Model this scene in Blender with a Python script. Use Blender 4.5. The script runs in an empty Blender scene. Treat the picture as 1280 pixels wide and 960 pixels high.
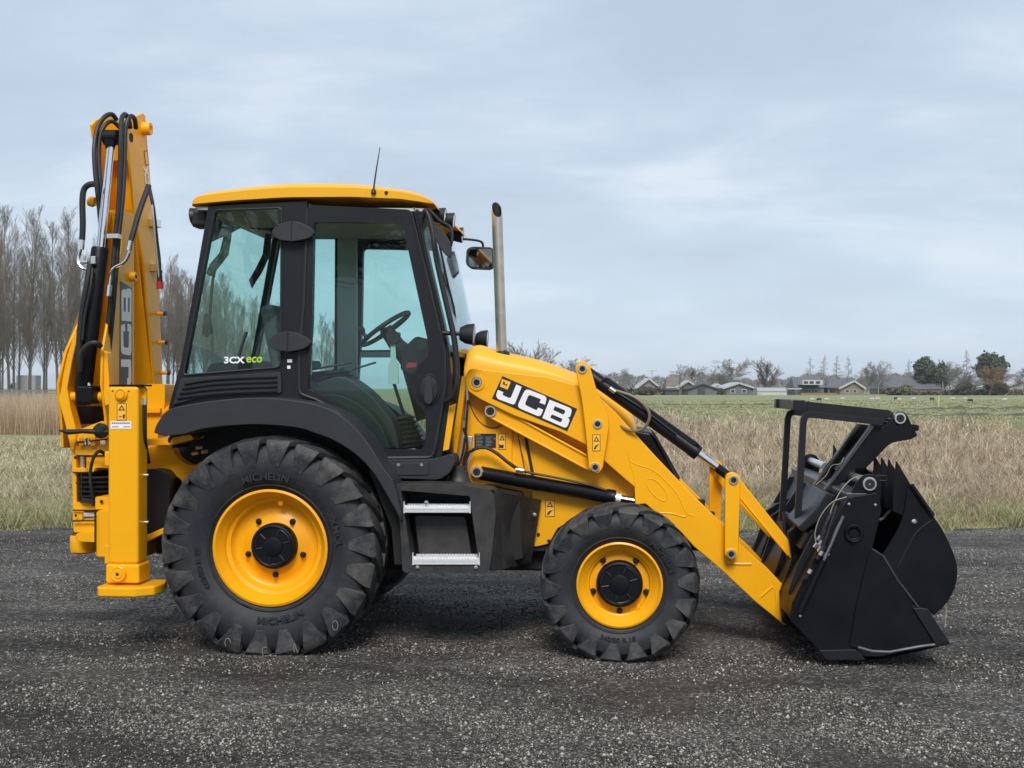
import bpy, bmesh, math, random
import numpy as np
from mathutils import Vector, Matrix, geometry, noise
random.seed(7); RNG = np.random.default_rng(7)
SC = bpy.context.scene
COL = SC.collection
PI = math.pi
# ------------------------------------------------------------------ camera
FPX = 1500.0                       # focal length in pixels of the 1280 px wide photograph
CAM = Vector((2.233, -8.696, 1.72))
YAW = math.atan(130 / FPX); PITCH = math.atan(5 / FPX)
cam = bpy.data.cameras.new('camera'); co = bpy.data.objects.new('camera', cam); COL.objects.link(co)
cam.sensor_width = 36; cam.lens = FPX / 1280 * 36; cam.clip_end = 6000; cam.clip_start = 0.1
co.location = CAM
co.rotation_euler = (PI / 2 + PITCH, 0, YAW)
SC.camera = co
MR = Matrix.Rotation(YAW, 3, 'Z') @ Matrix.Rotation(PI / 2 + PITCH, 3, 'X')
FW = Vector((-math.sin(YAW), math.cos(YAW), 0)); RT = Vector((math.cos(YAW), math.sin(YAW), 0))
# ------------------------------------------------------------------ world, sun, exposure
SUN_EL, SUN_AZ = math.radians(45), math.radians(175)      # azimuth clockwise from +Y
w = bpy.data.worlds.new('World'); SC.world = w; w.use_nodes = True
nt = w.node_tree; nt.nodes.clear()
def N(t, typ, **kw):
    n = t.nodes.new(typ)
    for k, v in kw.items(): setattr(n, k, v)
    return n
out = N(nt, 'ShaderNodeOutputWorld'); bg = N(nt, 'ShaderNodeBackground')
sky = N(nt, 'ShaderNodeTexSky', sky_type='NISHITA'); sky.sun_disc = False
sky.sun_elevation = SUN_EL; sky.sun_rotation = SUN_AZ; sky.air_density = 1.0; sky.dust_density = 2.0
tc = N(nt, 'ShaderNodeTexCoord'); sep = N(nt, 'ShaderNodeSeparateXYZ')
nt.links.new(tc.outputs['Generated'], sep.inputs[0])
# flatten directions onto a cloud layer so that clouds shrink toward the horizon
add = N(nt, 'ShaderNodeMath', operation='ADD'); add.inputs[1].default_value = 0.22
nt.links.new(sep.outputs[2], add.inputs[0])
mx = N(nt, 'ShaderNodeMath', operation='MAXIMUM'); mx.inputs[1].default_value = 0.12; nt.links.new(add.outputs[0], mx.inputs[0])
dx = N(nt, 'ShaderNodeMath', operation='DIVIDE'); dy = N(nt, 'ShaderNodeMath', operation='DIVIDE')
nt.links.new(sep.outputs[0], dx.inputs[0]); nt.links.new(mx.outputs[0], dx.inputs[1])
nt.links.new(sep.outputs[1], dy.inputs[0]); nt.links.new(mx.outputs[0], dy.inputs[1])
cmb = N(nt, 'ShaderNodeCombineXYZ'); nt.links.new(dx.outputs[0], cmb.inputs[0]); nt.links.new(dy.outputs[0], cmb.inputs[1])
mp = N(nt, 'ShaderNodeMapping'); mp.inputs['Rotation'].default_value = (0, 0, 0.25); mp.inputs['Scale'].default_value = (0.9, 1.25, 1); mp.inputs['Location'].default_value = (0.35, 1.3, 0)
nt.links.new(cmb.outputs[0], mp.inputs[0])
n1 = N(nt, 'ShaderNodeTexNoise'); n1.inputs['Scale'].default_value = 1.55; n1.inputs['Detail'].default_value = 8; n1.inputs['Roughness'].default_value = 0.55; n1.inputs['Distortion'].default_value = 0.35
nt.links.new(mp.outputs[0], n1.inputs['Vector'])
cr = N(nt, 'ShaderNodeValToRGB')
e = cr.color_ramp.elements; e[0].position = 0.34; e[0].color = (0.465, 0.545, 0.655, 1); e[1].position = 0.66; e[1].color = (0.66, 0.735, 0.815, 1)
m_ = e.new(0.52); m_.color = (0.52, 0.615, 0.73, 1)
nt.links.new(n1.outputs[0], cr.inputs[0])
# a little paler and bluer near the horizon
hr = N(nt, 'ShaderNodeMapRange'); hr.inputs[1].default_value = 0.0; hr.inputs[2].default_value = 0.16; hr.inputs[3].default_value = 0.75; hr.inputs[4].default_value = 0.0
nt.links.new(sep.outputs[2], hr.inputs[0])
hm = N(nt, 'ShaderNodeMix', data_type='RGBA'); nt.links.new(hr.outputs[0], hm.inputs[0]); nt.links.new(cr.outputs[0], hm.inputs[6]); hm.inputs[7].default_value = (0.61, 0.725, 0.845, 1)
vm = N(nt, 'ShaderNodeVectorMath', operation='SCALE'); vm.inputs['Scale'].default_value = 5.85
nt.links.new(hm.outputs[2], vm.inputs[0])
mixs = N(nt, 'ShaderNodeMix', data_type='RGBA'); mixs.inputs[0].default_value = 0.93
nt.links.new(sky.outputs[0], mixs.inputs[6]); nt.links.new(vm.outputs[0], mixs.inputs[7])
nt.links.new(mixs.outputs[2], bg.inputs[0]); bg.inputs[1].default_value = 0.10
nt.links.new(bg.outputs[0], out.inputs[0])
sl = bpy.data.lights.new('sun', 'SUN'); sl.energy = 1.5; sl.angle = math.radians(22); sl.color = (1.0, 0.96, 0.90)
so = bpy.data.objects.new('sun', sl); COL.objects.link(so)
sd = Vector((math.sin(SUN_AZ) * math.cos(SUN_EL), math.cos(SUN_AZ) * math.cos(SUN_EL), math.sin(SUN_EL)))
so.rotation_euler = sd.to_track_quat('Z', 'Y').to_euler(); so.location = (0, -20, 30)
SC.view_settings.view_transform = 'Standard'; SC.view_settings.look = 'None'
SC.view_settings.exposure = 0.96; SC.view_settings.gamma = 1
SC.cycles.max_bounces = 8; SC.cycles.transparent_max_bounces = 16

# ------------------------------------------------------------------ geometry helpers
def ray(px, py):
    return MR @ Vector(((px - 640) / FPX, -(py - 480) / FPX, -1))
def PY(px, py, Y):                 # point on the plane y = Y seen at a photograph pixel
    d = ray(px, py); return CAM + d * ((Y - CAM.y) / d.y)
def PX(px, py, X):
    d = ray(px, py); return CAM + d * ((X - CAM.x) / d.x)
def BG(px, depth, z=0.0):          # point at a depth in front of the camera
    p = CAM + FW * depth + RT * ((px - 640) / FPX * depth); return Vector((p.x, p.y, z))
def HZ(py, depth): return CAM.z - (py - 485) / FPX * depth

class MB:
    def __init__(s): s.v = []; s.f = []
    def add(s, vs, fs):
        b = len(s.v); s.v += [tuple(v) for v in vs]; s.f += [tuple(i + b for i in f) for f in fs]; return s
    def prism(s, pts, off, holes=None):
        off = Vector(off); pts = [Vector(p) for p in pts]
        if not holes:
            n = len(pts)
            s.add(pts + [p + off for p in pts], [tuple(range(n))[::-1], tuple(range(n, 2 * n))] + [(i, (i + 1) % n, (i + 1) % n + n, i + n) for i in range(n)])
        else:
            loops = [pts] + [[Vector(p) for p in h] for h in holes]
            flat = [p for l in loops for p in l]; n = len(flat)
            tri = geometry.tessellate_polygon(loops)
            fs = [tuple(t) for t in tri] + [(t[2] + n, t[1] + n, t[0] + n) for t in tri]
            b = 0
            for l in loops:
                m = len(l); fs += [(b + i, b + (i + 1) % m, b + (i + 1) % m + n, b + i + n) for i in range(m)]; b += m
            s.add(flat + [p + off for p in flat], fs)
        return s
    def box(s, lo, hi):
        x0, y0, z0 = lo; x1, y1, z1 = hi
        return s.prism([(x0, y0, z0), (x1, y0, z0), (x1, y0, z1), (x0, y0, z1)], (0, y1 - y0, 0))
    def bar(s, a, b, w, h, up=(0, 0, 1)):
        a = Vector(a); b = Vector(b); d = (b - a).normalized(); u = Vector(up)
        r = d.cross(u)
        if r.length < 1e-3: r = d.cross(Vector((1, 0, 0)))
        r.normalize(); u = r.cross(d).normalized()
        q = [a + r * (sx * w / 2) + u * (sz * h / 2) for sx, sz in ((-1, -1), (1, -1), (1, 1), (-1, 1))]
        return s.prism(q, b - a)
    def tube(s, pts, r, n=10, cap=True):
        pts = [Vector(p) for p in pts]; m = len(pts)
        rs = r if isinstance(r, (list, tuple)) else [r] * m
        t0 = (pts[1] - pts[0]).normalized(); ref = Vector((0, 0, 1)) if abs(t0.z) < .9 else Vector((1, 0, 0))
        u = t0.cross(ref).normalized(); vs = []
        for i, p in enumerate(pts):
            t = (pts[min(i + 1, m - 1)] - pts[max(i - 1, 0)]).normalized()
            u = (u - t * u.dot(t)).normalized(); w_ = t.cross(u)
            for k in range(n):
                a = 2 * PI * k / n; vs.append(p + (u * math.cos(a) + w_ * math.sin(a)) * rs[i])
        fs = [(i * n + k, i * n + (k + 1) % n, (i + 1) * n + (k + 1) % n, (i + 1) * n + k) for i in range(m - 1) for k in range(n)]
        if cap: fs += [tuple(range(n))[::-1], tuple(range((m - 1) * n, m * n))]
        return s.add(vs, fs)
    def lathe(s, prof, c=(0, 0, 0), axis=(0, 1, 0), n=48, close=False):
        """prof: list of (radius, distance along the axis)"""
        ax = Vector(axis).normalized(); ref = Vector((0, 0, 1)) if abs(ax.z) < .9 else Vector((1, 0, 0))
        u = ax.cross(ref).normalized(); w_ = ax.cross(u); c = Vector(c); vs = []; m = len(prof)
        for r, h in prof:
            for k in range(n):
                a = 2 * PI * k / n; vs.append(c + ax * h + (u * math.cos(a) + w_ * math.sin(a)) * r)
        fs = [(i * n + k, i * n + (k + 1) % n, (i + 1) * n + (k + 1) % n, (i + 1) * n + k) for i in range(m - 1) for k in range(n)]
        if close: fs += [((m - 1) * n + k, (m - 1) * n + (k + 1) % n, (k + 1) % n, k) for k in range(n)]
        return s.add(vs, fs)
    def cyl(s, a, b, r, n=24):
        a = Vector(a); b = Vector(b); return s.tube([a, b], r, n)

def spline(pts, k=6):
    p = [Vector(q) for q in pts]; p = [p[0] * 2 - p[1]] + p + [p[-1] * 2 - p[-2]]; o = []
    for i in range(1, len(p) - 2):
        for j in range(k):
            t = j / k
            o.append(0.5 * ((2 * p[i]) + (p[i + 1] - p[i - 1]) * t + (2 * p[i - 1] - 5 * p[i] + 4 * p[i + 1] - p[i + 2]) * t * t + (3 * p[i] - p[i - 1] - 3 * p[i + 1] + p[i + 2]) * t ** 3))
    o.append(p[-2]); return o
def rnd(pts, r, n=3):
    """round the corners of a 2-D polygon; r is one radius or one per corner"""
    o = []; m = len(pts)
    for i in range(m):
        a, b, c = Vector(pts[i - 1]), Vector(pts[i]), Vector(pts[(i + 1) % m]); q = r[i] if isinstance(r, (list, tuple)) else r
        if q <= 0: o.append(tuple(b)); continue
        l1, l2 = (a - b).length, (c - b).length; q = min(q, l1 * .49, l2 * .49)
        p0 = b + (a - b) / l1 * q; p2 = b + (c - b) / l2 * q
        for k in range(n + 1):
            t = k / n; o.append(tuple(p0 * (1 - t) ** 2 + b * 2 * t * (1 - t) + p2 * t * t))
    return o
def circ(cx, cy, rx, ry=None, n=20):
    ry = ry or rx; return [(cx + rx * math.cos(2 * PI * k / n), cy + ry * math.sin(2 * PI * k / n)) for k in range(n)]
def cat(pts, k=5): return [tuple(v)[:2] for v in spline([(p[0], p[1], 0) for p in pts], k)]

def obj(name, mb, m, parent=None, bevel=0, smooth=True, angle=35, label=None, seg=2):
    if isinstance(mb, MB):
        me = bpy.data.meshes.new(name); me.from_pydata(mb.v, [], mb.f)
        bm = bmesh.new(); bm.from_mesh(me); bmesh.ops.recalc_face_normals(bm, faces=bm.faces); bm.to_mesh(me); bm.free()
    else: me = mb
    if m: me.materials.append(m)
    o = bpy.data.objects.new(name, me); COL.objects.link(o)
    if smooth:
        me.shade_smooth()
        if not bevel: me.set_sharp_from_angle(angle=math.radians(angle))
    if bevel:
        b = o.modifiers.new('bevel', 'BEVEL'); b.width = bevel; b.segments = seg; b.limit_method = 'ANGLE'; b.angle_limit = math.radians(30); b.harden_normals = True
    if parent: o.parent = parent
    if label: o['label'] = label
    return o
def tag(o, label=None, cat_=None, group=None, kind=None):
    if label: o['label'] = label
    if cat_: o['category'] = cat_
    if group: o['group'] = group
    if kind: o['kind'] = kind
    return o
def empty(name, loc, label, cat_, group=None, rz=0):
    o = bpy.data.objects.new(name, None); COL.objects.link(o); o.location = loc; o.rotation_euler.z = rz; o.empty_display_size = .3
    return tag(o, label, cat_, group)
def copy_tree(o, parent=None, mirror=False):
    c = o.copy(); COL.objects.link(c); c.parent = parent
    if mirror: c.scale = (1, -1, 1)
    for ch in list(o.children): copy_tree(ch, c)
    return c
def plate(name, pts, Y0, Y1, m, parent, bevel=.006, r=0, holes=None, label=None, seg=2):
    q = rnd(pts, r) if r else pts
    P = [PY(x, y, Y0) for x, y in q]; H = [[PY(x, y, Y0) for x, y in h] for h in holes] if holes else None
    return obj(name, MB().prism(P, (0, Y1 - Y0, 0), H), m, parent, bevel, label=label, seg=seg)
def add_plate(mb, pts, Y0, Y1, r=0):
    q = rnd(pts, r) if r else pts
    mb.prism([PY(x, y, Y0) for x, y in q], (0, Y1 - Y0, 0)); return mb
def hose(name, pts, r, m, parent, k=6, n=8, label=None):
    return obj(name, MB().tube(spline([PY(*p) for p in pts], k), r, n), m, parent, label=label)

# ------------------------------------------------------------------ materials
def mat(name, col, rough=.5, metal=0, coat=0, noise_amt=0, nscale=8, bump=0, bscale=60, col2=None, spec=.5):
    m = bpy.data.materials.new(name); m.use_nodes = True; t = m.node_tree; b = t.nodes['Principled BSDF']
    b.inputs['Base Color'].default_value = (*col, 1); b.inputs['Roughness'].default_value = rough
    b.inputs['Metallic'].default_value = metal; b.inputs['Coat Weight'].default_value = coat; b.inputs['Coat Roughness'].default_value = .12
    b.inputs['Specular IOR Level'].default_value = spec
    g = N(t, 'ShaderNodeTexCoord')
    if noise_amt:
        n = N(t, 'ShaderNodeTexNoise'); n.inputs['Scale'].default_value = nscale; n.inputs['Detail'].default_value = 6; n.inputs['Roughness'].default_value = .62
        t.links.new(g.outputs['Object'], n.inputs['Vector'])
        r = N(t, 'ShaderNodeMapRange'); r.inputs[1].default_value = .38; r.inputs[2].default_value = .72; r.inputs[3].default_value = 0; r.inputs[4].default_value = noise_amt
        t.links.new(n.outputs[0], r.inputs[0])
        x = N(t, 'ShaderNodeMix', data_type='RGBA'); x.inputs[6].default_value = (*col, 1); x.inputs[7].default_value = (*(col2 or tuple(c * .6 for c in col)), 1)
        t.links.new(r.outputs[0], x.inputs[0]); t.links.new(x.outputs[2], b.inputs['Base Color'])
        rr = N(t, 'ShaderNodeMapRange'); rr.inputs[3].default_value = rough * .85; rr.inputs[4].default_value = min(1, rough * 1.35)
        t.links.new(n.outputs[0], rr.inputs[0]); t.links.new(rr.outputs[0], b.inputs['Roughness'])
    if bump:
        n2 = N(t, 'ShaderNodeTexNoise'); n2.inputs['Scale'].default_value = bscale; n2.inputs['Detail'].default_value = 4
        t.links.new(g.outputs['Object'], n2.inputs['Vector'])
        bp = N(t, 'ShaderNodeBump'); bp.inputs['Strength'].default_value = bump; bp.inputs['Distance'].default_value = .01
        t.links.new(n2.outputs[0], bp.inputs['Height']); t.links.new(bp.outputs[0], b.inputs['Normal'])
    return m
def glassmat(name, tint, base=0.05):
    m = bpy.data.materials.new(name); m.use_nodes = True; t = m.node_tree; t.nodes.clear()
    o = N(t, 'ShaderNodeOutputMaterial'); tr = N(t, 'ShaderNodeBsdfTransparent'); tr.inputs[0].default_value = (*tint, 1)
    gl = N(t, 'ShaderNodeBsdfGlossy'); gl.inputs['Roughness'].default_value = .01; gl.inputs[0].default_value = (.9, .95, .97, 1)
    fr = N(t, 'ShaderNodeFresnel'); fr.inputs[0].default_value = 1.5
    # the inside face of a pane is not a second mirror
    x = N(t, 'ShaderNodeMixShader'); ge = N(t, 'ShaderNodeNewGeometry')
    mu = N(t, 'ShaderNodeMath', operation='MULTIPLY'); iv = N(t, 'ShaderNodeMath', operation='SUBTRACT'); iv.inputs[0].default_value = 1
    t.links.new(ge.outputs['Backfacing'], iv.inputs[1]); t.links.new(fr.outputs[0], mu.inputs[0]); t.links.new(iv.outputs[0], mu.inputs[1])
    t.links.new(mu.outputs[0], x.inputs[0]); t.links.new(tr.outputs[0], x.inputs[1]); t.links.new(gl.outputs[0], x.inputs[2]); t.links.new(x.outputs[0], o.inputs[0])
    return m
M = {}
M['yellow'] = mat('yellow_paint', (.95, .44, .001), .40, coat=.22, spec=.35, noise_amt=.16, nscale=3.5, col2=(.66, .30, .012), bump=.02, bscale=300)
M['yellow_gloss'] = mat('yellow_plastic', (.93, .455, .02), .45, coat=.1, spec=.35, noise_amt=.06, nscale=3, col2=(.75, .38, .03))
M['rim'] = mat('yellow_rim_paint', (.95, .42, .001), .36, coat=.1, spec=.35, noise_amt=.25, nscale=7, col2=(.55, .27, .03))
M['black'] = mat('black_paint', (.0030, .0034, .0055), .40, coat=.0, spec=.26, noise_amt=.6, nscale=5, col2=(.0075, .008, .011), bump=.03, bscale=120)
M['frame'] = mat('cab_frame_black', (.010, .011, .015), .36, noise_amt=.3, nscale=4, col2=(.016, .017, .021), spec=.4)
M['plastic'] = mat('black_plastic', (.020, .021, .026), .50, noise_amt=.6, nscale=6, col2=(.030, .031, .034), bump=.10, bscale=500)
M['step'] = mat('scuffed_black_plastic', (.022, .022, .024), .46, noise_amt=.8, nscale=9, col2=(.055, .053, .05), bump=.15, bscale=220)
M['dark'] = mat('dark_interior', (.010, .010, .011), .7)
M['rubber'] = mat('hose_rubber', (.013, .013, .015), .45, noise_amt=.4, nscale=20, col2=(.03, .03, .03))
M['chrome'] = mat('chrome_rod', (.82, .83, .86), .12, metal=1)
M['steel'] = mat('zinc_steel', (.85, .85, .83), .28, metal=1, noise_amt=.4, nscale=30, col2=(.6, .59, .57))
M['tread'] = mat('galvanised_step', (.80, .81, .82), .42, metal=.35, noise_amt=.4, nscale=40, col2=(.5, .5, .5))
M['exhaust'] = mat('stainless_pipe', (.62, .57, .50), .34, metal=.9, noise_amt=.6, nscale=9, col2=(.36, .32, .27))
M['white'] = mat('white_print', (.88, .88, .90), .4)
M['decal_black'] = mat('decal_black', (.022, .022, .026), .35)
M['decal_yellow'] = mat('decal_yellow', (.95, .50, .06), .4)
M['lime'] = mat('lime_print', (.45, .66, .03), .4)
M['trim'] = mat('grey_cab_trim', (.55, .57, .56), .7, noise_amt=.2)
M['seat'] = mat('grey_seat_fabric', (.07, .075, .08), .9, noise_amt=.5, nscale=30)
M['mint'] = mat('pale_lever_plate', (.55, .62, .60), .5)
M['red'] = mat('red_plastic', (.55, .02, .03), .4)
M['glass'] = glassmat('tinted_cab_glass', (.83, .945, .925))
M['mirror'] = mat('mirror_face', (.55, .55, .56), .06, metal=1)
M['edge_sheen'] = mat('black_edge_sheen', (.07, .072, .078), .34, metal=.3, noise_amt=.6, nscale=14, col2=(.02, .02, .022))  # lighter black: specular sheen along the bucket edges put into the colour
M['lens'] = mat('lamp_lens', (.6, .62, .65), .1, metal=.8)
M['cable'] = mat('pale_cable', (.30, .28, .22), .5)
# tyre: black rubber with dust in patches
def tyre_mat():
    m = mat('tyre_rubber', (.022, .023, .026), .62); t = m.node_tree; b = t.nodes['Principled BSDF']
    g = N(t, 'ShaderNodeTexCoord'); n = N(t, 'ShaderNodeTexNoise'); n.inputs['Scale'].default_value = 7; n.inputs['Detail'].default_value = 9; n.inputs['Roughness'].default_value = .72
    t.links.new(g.outputs['Object'], n.inputs[0])
    r = N(t, 'ShaderNodeValToRGB'); r.color_ramp.elements[0].position = .44; r.color_ramp.elements[1].position = .74
    r.color_ramp.elements[0].color = (.014, .015, .019, 1); r.color_ramp.elements[1].color = (.10, .096, .09, 1); t.links.new(n.outputs[0], r.inputs[0])
    # scratches of dust along the lugs
    n2 = N(t, 'ShaderNodeTexNoise'); n2.inputs['Scale'].default_value = 45; n2.inputs['Detail'].default_value = 8; n2.inputs['Roughness'].default_value = .8; t.links.new(g.outputs['Object'], n2.inputs[0])
    r2 = N(t, 'ShaderNodeMapRange'); r2.inputs[1].default_value = .52; r2.inputs[2].default_value = .70; r2.inputs[4].default_value = .38; t.links.new(n2.outputs[0], r2.inputs[0])
    # dust gathers on the worn outer radius
    s = N(t, 'ShaderNodeSeparateXYZ'); t.links.new(g.outputs['Object'], s.inputs[0])
    at = N(t, 'ShaderNodeAttribute'); at.attribute_name = 'wear'
    mu = N(t, 'ShaderNodeMath', operation='MULTIPLY'); t.links.new(r2.outputs[0], mu.inputs[0]); t.links.new(at.outputs['Fac'], mu.inputs[1])
    x = N(t, 'ShaderNodeMix', data_type='RGBA'); x.inputs[7].default_value = (.20, .185, .165, 1)
    x0 = N(t, 'ShaderNodeMix', data_type='RGBA'); x0.inputs[6].default_value = (.015, .016, .021, 1); t.links.new(r.outputs[0], x0.inputs[7])
    m2 = N(t, 'ShaderNodeMapRange'); m2.inputs[3].default_value = .3; t.links.new(at.outputs['Fac'], m2.inputs[0]); t.links.new(m2.outputs[0], x0.inputs[0])
    t.links.new(mu.outputs[0], x.inputs[0]); t.links.new(x0.outputs[2], x.inputs[6]); t.links.new(x.outputs[2], b.inputs['Base Color'])
    bp = N(t, 'ShaderNodeBump'); bp.inputs['Strength'].default_value = .25; bp.inputs['Distance'].default_value = .004; t.links.new(n2.outputs[0], bp.inputs['Height']); t.links.new(bp.outputs[0], b.inputs['Normal'])
    return m
M['tyre'] = tyre_mat()

# ================================================================== SETTING
def island_mat(name, cols, rough=.8, world_mix=None, trans=0):
    """colour varies from piece to piece; world_mix: (scale, colour, amount) for soft patches"""
    m = bpy.data.materials.new(name); m.use_nodes = True; t = m.node_tree; b = t.nodes['Principled BSDF']; b.inputs['Roughness'].default_value = rough
    ge = N(t, 'ShaderNodeNewGeometry'); r = N(t, 'ShaderNodeValToRGB'); el = r.color_ramp.elements
    el[0].color = (*cols[0], 1); el[0].position = 0; el[1].color = (*cols[-1], 1); el[1].position = 1
    for i, c in enumerate(cols[1:-1]): q = el.new((i + 1) / (len(cols) - 1)); q.color = (*c, 1)
    t.links.new(ge.outputs['Random Per Island'], r.inputs[0]); last = r.outputs[0]
    for sc, c, lo, hi, amt in (world_mix or []):
        n = N(t, 'ShaderNodeTexNoise'); n.inputs['Scale'].default_value = sc; n.inputs['Detail'].default_value = 3; t.links.new(ge.outputs['Position'], n.inputs[0])
        k = N(t, 'ShaderNodeMapRange'); k.inputs[1].default_value = lo; k.inputs[2].default_value = hi; k.inputs[4].default_value = amt; t.links.new(n.outputs[0], k.inputs[0])
        x = N(t, 'ShaderNodeMix', data_type='RGBA'); t.links.new(k.outputs[0], x.inputs[0]); t.links.new(last, x.inputs[6]); x.inputs[7].default_value = (*c, 1); last = x.outputs[2]
    t.links.new(last, b.inputs['Base Color']); b.inputs['Specular IOR Level'].default_value = .25
    if trans:      # thin leaves let light through
        tl_ = N(t, 'ShaderNodeBsdfTranslucent'); ms_ = N(t, 'ShaderNodeMixShader'); ms_.inputs[0].default_value = trans; t.links.new(last, tl_.inputs[0])
        mo_ = t.nodes['Material Output']; t.links.new(b.outputs[0], ms_.inputs[1]); t.links.new(tl_.outputs[0], ms_.inputs[2]); t.links.new(ms_.outputs[0], mo_.inputs['Surface'])
    return m, t, last

# --- field: one sheet to the horizon
def ground_mats():
    m = bpy.data.materials.new('field_grass'); m.use_nodes = True; t = m.node_tree; b = t.nodes['Principled BSDF']; b.inputs['Roughness'].default_value = 1; b.inputs['Specular IOR Level'].default_value = .1
    ge = N(t, 'ShaderNodeNewGeometry'); mp = N(t, 'ShaderNodeMapping'); mp.inputs['Scale'].default_value = (.03, .14, 1); mp.inputs['Rotation'].default_value = (0, 0, -YAW); t.links.new(ge.outputs['Position'], mp.inputs[0])
    n = N(t, 'ShaderNodeTexNoise'); n.inputs['Scale'].default_value = 1; n.inputs['Detail'].default_value = 8; n.inputs['Roughness'].default_value = .65; t.links.new(mp.outputs[0], n.inputs[0])
    r = N(t, 'ShaderNodeValToRGB'); e = r.color_ramp.elements; e[0].position = .36; e[0].color = (.21, .20, .12, 1); e[1].position = .64; e[1].color = (.34, .34, .19, 1)
    q = e.new(.5); q.color = (.27, .30, .15, 1)
    t.links.new(n.outputs[0], r.inputs[0])
    n2 = N(t, 'ShaderNodeTexNoise'); n2.inputs['Scale'].default_value = 1.2; n2.inputs['Detail'].default_value = 6; t.links.new(ge.outputs['Position'], n2.inputs[0])
    x = N(t, 'ShaderNodeMix', data_type='RGBA', blend_type='MULTIPLY'); x.inputs[0].default_value = .8; t.links.new(r.outputs[0], x.inputs[6])
    k = N(t, 'ShaderNodeMapRange'); k.inputs[1].default_value = .3; k.inputs[2].default_value = .7; k.inputs[3].default_value = .5; k.inputs[4].default_value = 1.3; t.links.new(n2.outputs[0], k.inputs[0]); t.links.new(k.outputs[0], x.inputs[7])
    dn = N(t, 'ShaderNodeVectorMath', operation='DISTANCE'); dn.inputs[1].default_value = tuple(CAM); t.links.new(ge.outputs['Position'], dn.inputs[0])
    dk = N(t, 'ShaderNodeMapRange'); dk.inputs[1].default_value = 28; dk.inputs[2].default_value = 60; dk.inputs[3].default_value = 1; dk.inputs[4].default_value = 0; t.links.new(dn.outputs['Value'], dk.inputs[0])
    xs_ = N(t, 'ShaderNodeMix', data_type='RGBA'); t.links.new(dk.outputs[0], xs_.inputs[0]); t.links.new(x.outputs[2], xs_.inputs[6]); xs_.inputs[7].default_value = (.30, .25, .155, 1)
    t.links.new(xs_.outputs[2], b.inputs['Base Color'])
    # gravel yard
    g = bpy.data.materials.new('asphalt_gravel'); g.use_nodes = True; t = g.node_tree; b = t.nodes['Principled BSDF']; b.inputs['Roughness'].default_value = .93; b.inputs['Specular IOR Level'].default_value = .25
    ge = N(t, 'ShaderNodeNewGeometry')
    v = N(t, 'ShaderNodeTexVoronoi'); v.inputs['Scale'].default_value = 75; t.links.new(ge.outputs['Position'], v.inputs['Vector'])
    sc = N(t, 'ShaderNodeSeparateColor'); t.links.new(v.outputs['Color'], sc.inputs[0])
    r = N(t, 'ShaderNodeValToRGB'); e = r.color_ramp.elements; e[0].position = 0; e[0].color = (.040, .036, .032, 1); e[1].position = 1; e[1].color = (.38, .365, .34, 1)
    q = e.new(.5); q.color = (.084, .076, .069, 1); q = e.new(.85); q.color = (.165, .152, .138, 1); t.links.new(sc.outputs[0], r.inputs[0])
    n = N(t, 'ShaderNodeTexNoise'); n.inputs['Scale'].default_value = .8; n.inputs['Detail'].default_value = 7; n.inputs['Roughness'].default_value = .66; gm_ = N(t, 'ShaderNodeMapping'); gm_.inputs['Scale'].default_value = (.55, 1.5, 1); gm_.inputs['Rotation'].default_value = (0, 0, .35); t.links.new(ge.outputs['Position'], gm_.inputs[0]); t.links.new(gm_.outputs[0], n.inputs[0])
    k = N(t, 'ShaderNodeMapRange'); k.inputs[1].default_value = .40; k.inputs[2].default_value = .62; k.inputs[3].default_value = .45; k.inputs[4].default_value = 1.4; t.links.new(n.outputs[0], k.inputs[0])
    x = N(t, 'ShaderNodeMix', data_type='RGBA', blend_type='MULTIPLY'); x.inputs[0].default_value = 1; t.links.new(r.outputs[0], x.inputs[6]); t.links.new(k.outputs[0], x.inputs[7])
    # brown compacted dirt patches
    n3 = N(t, 'ShaderNodeTexNoise'); n3.inputs['Scale'].default_value = .55; n3.inputs['Detail'].default_value = 5; mo = N(t, 'ShaderNodeVectorMath', operation='ADD'); mo.inputs[1].default_value = (7, 3, 0); t.links.new(ge.outputs['Position'], mo.inputs[0]); t.links.new(mo.outputs[0], n3.inputs[0])
    k3 = N(t, 'ShaderNodeMapRange'); k3.inputs[1].default_value = .5; k3.inputs[2].default_value = .66; k3.inputs[4].default_value = .55; t.links.new(n3.outputs[0], k3.inputs[0])
    x3 = N(t, 'ShaderNodeMix', data_type='RGBA'); t.links.new(k3.outputs[0], x3.inputs[0]); t.links.new(x.outputs[2], x3.inputs[6]); x3.inputs[7].default_value = (.060, .048, .039, 1)
    t.links.new(x3.outputs[2], b.inputs['Base Color'])
    bp = N(t, 'ShaderNodeBump'); bp.inputs['Strength'].default_value = .9; bp.inputs['Distance'].default_value = .008; t.links.new(v.outputs['Distance'], bp.inputs['Height'])
    n4 = N(t, 'ShaderNodeTexNoise'); n4.inputs['Scale'].default_value = 11; n4.inputs['Detail'].default_value = 9; n4.inputs['Roughness'].default_value = .68; t.links.new(ge.outputs['Position'], n4.inputs[0])
    b2 = N(t, 'ShaderNodeBump'); b2.inputs['Strength'].default_value = 1; b2.inputs['Distance'].default_value = .05; t.links.new(n4.outputs[0], b2.inputs['Height']); t.links.new(bp.outputs[0], b2.inputs['Normal']); t.links.new(b2.outputs[0], b.inputs['Normal'])
    return m, g
M['field'], M['gravel'] = ground_mats()
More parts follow.
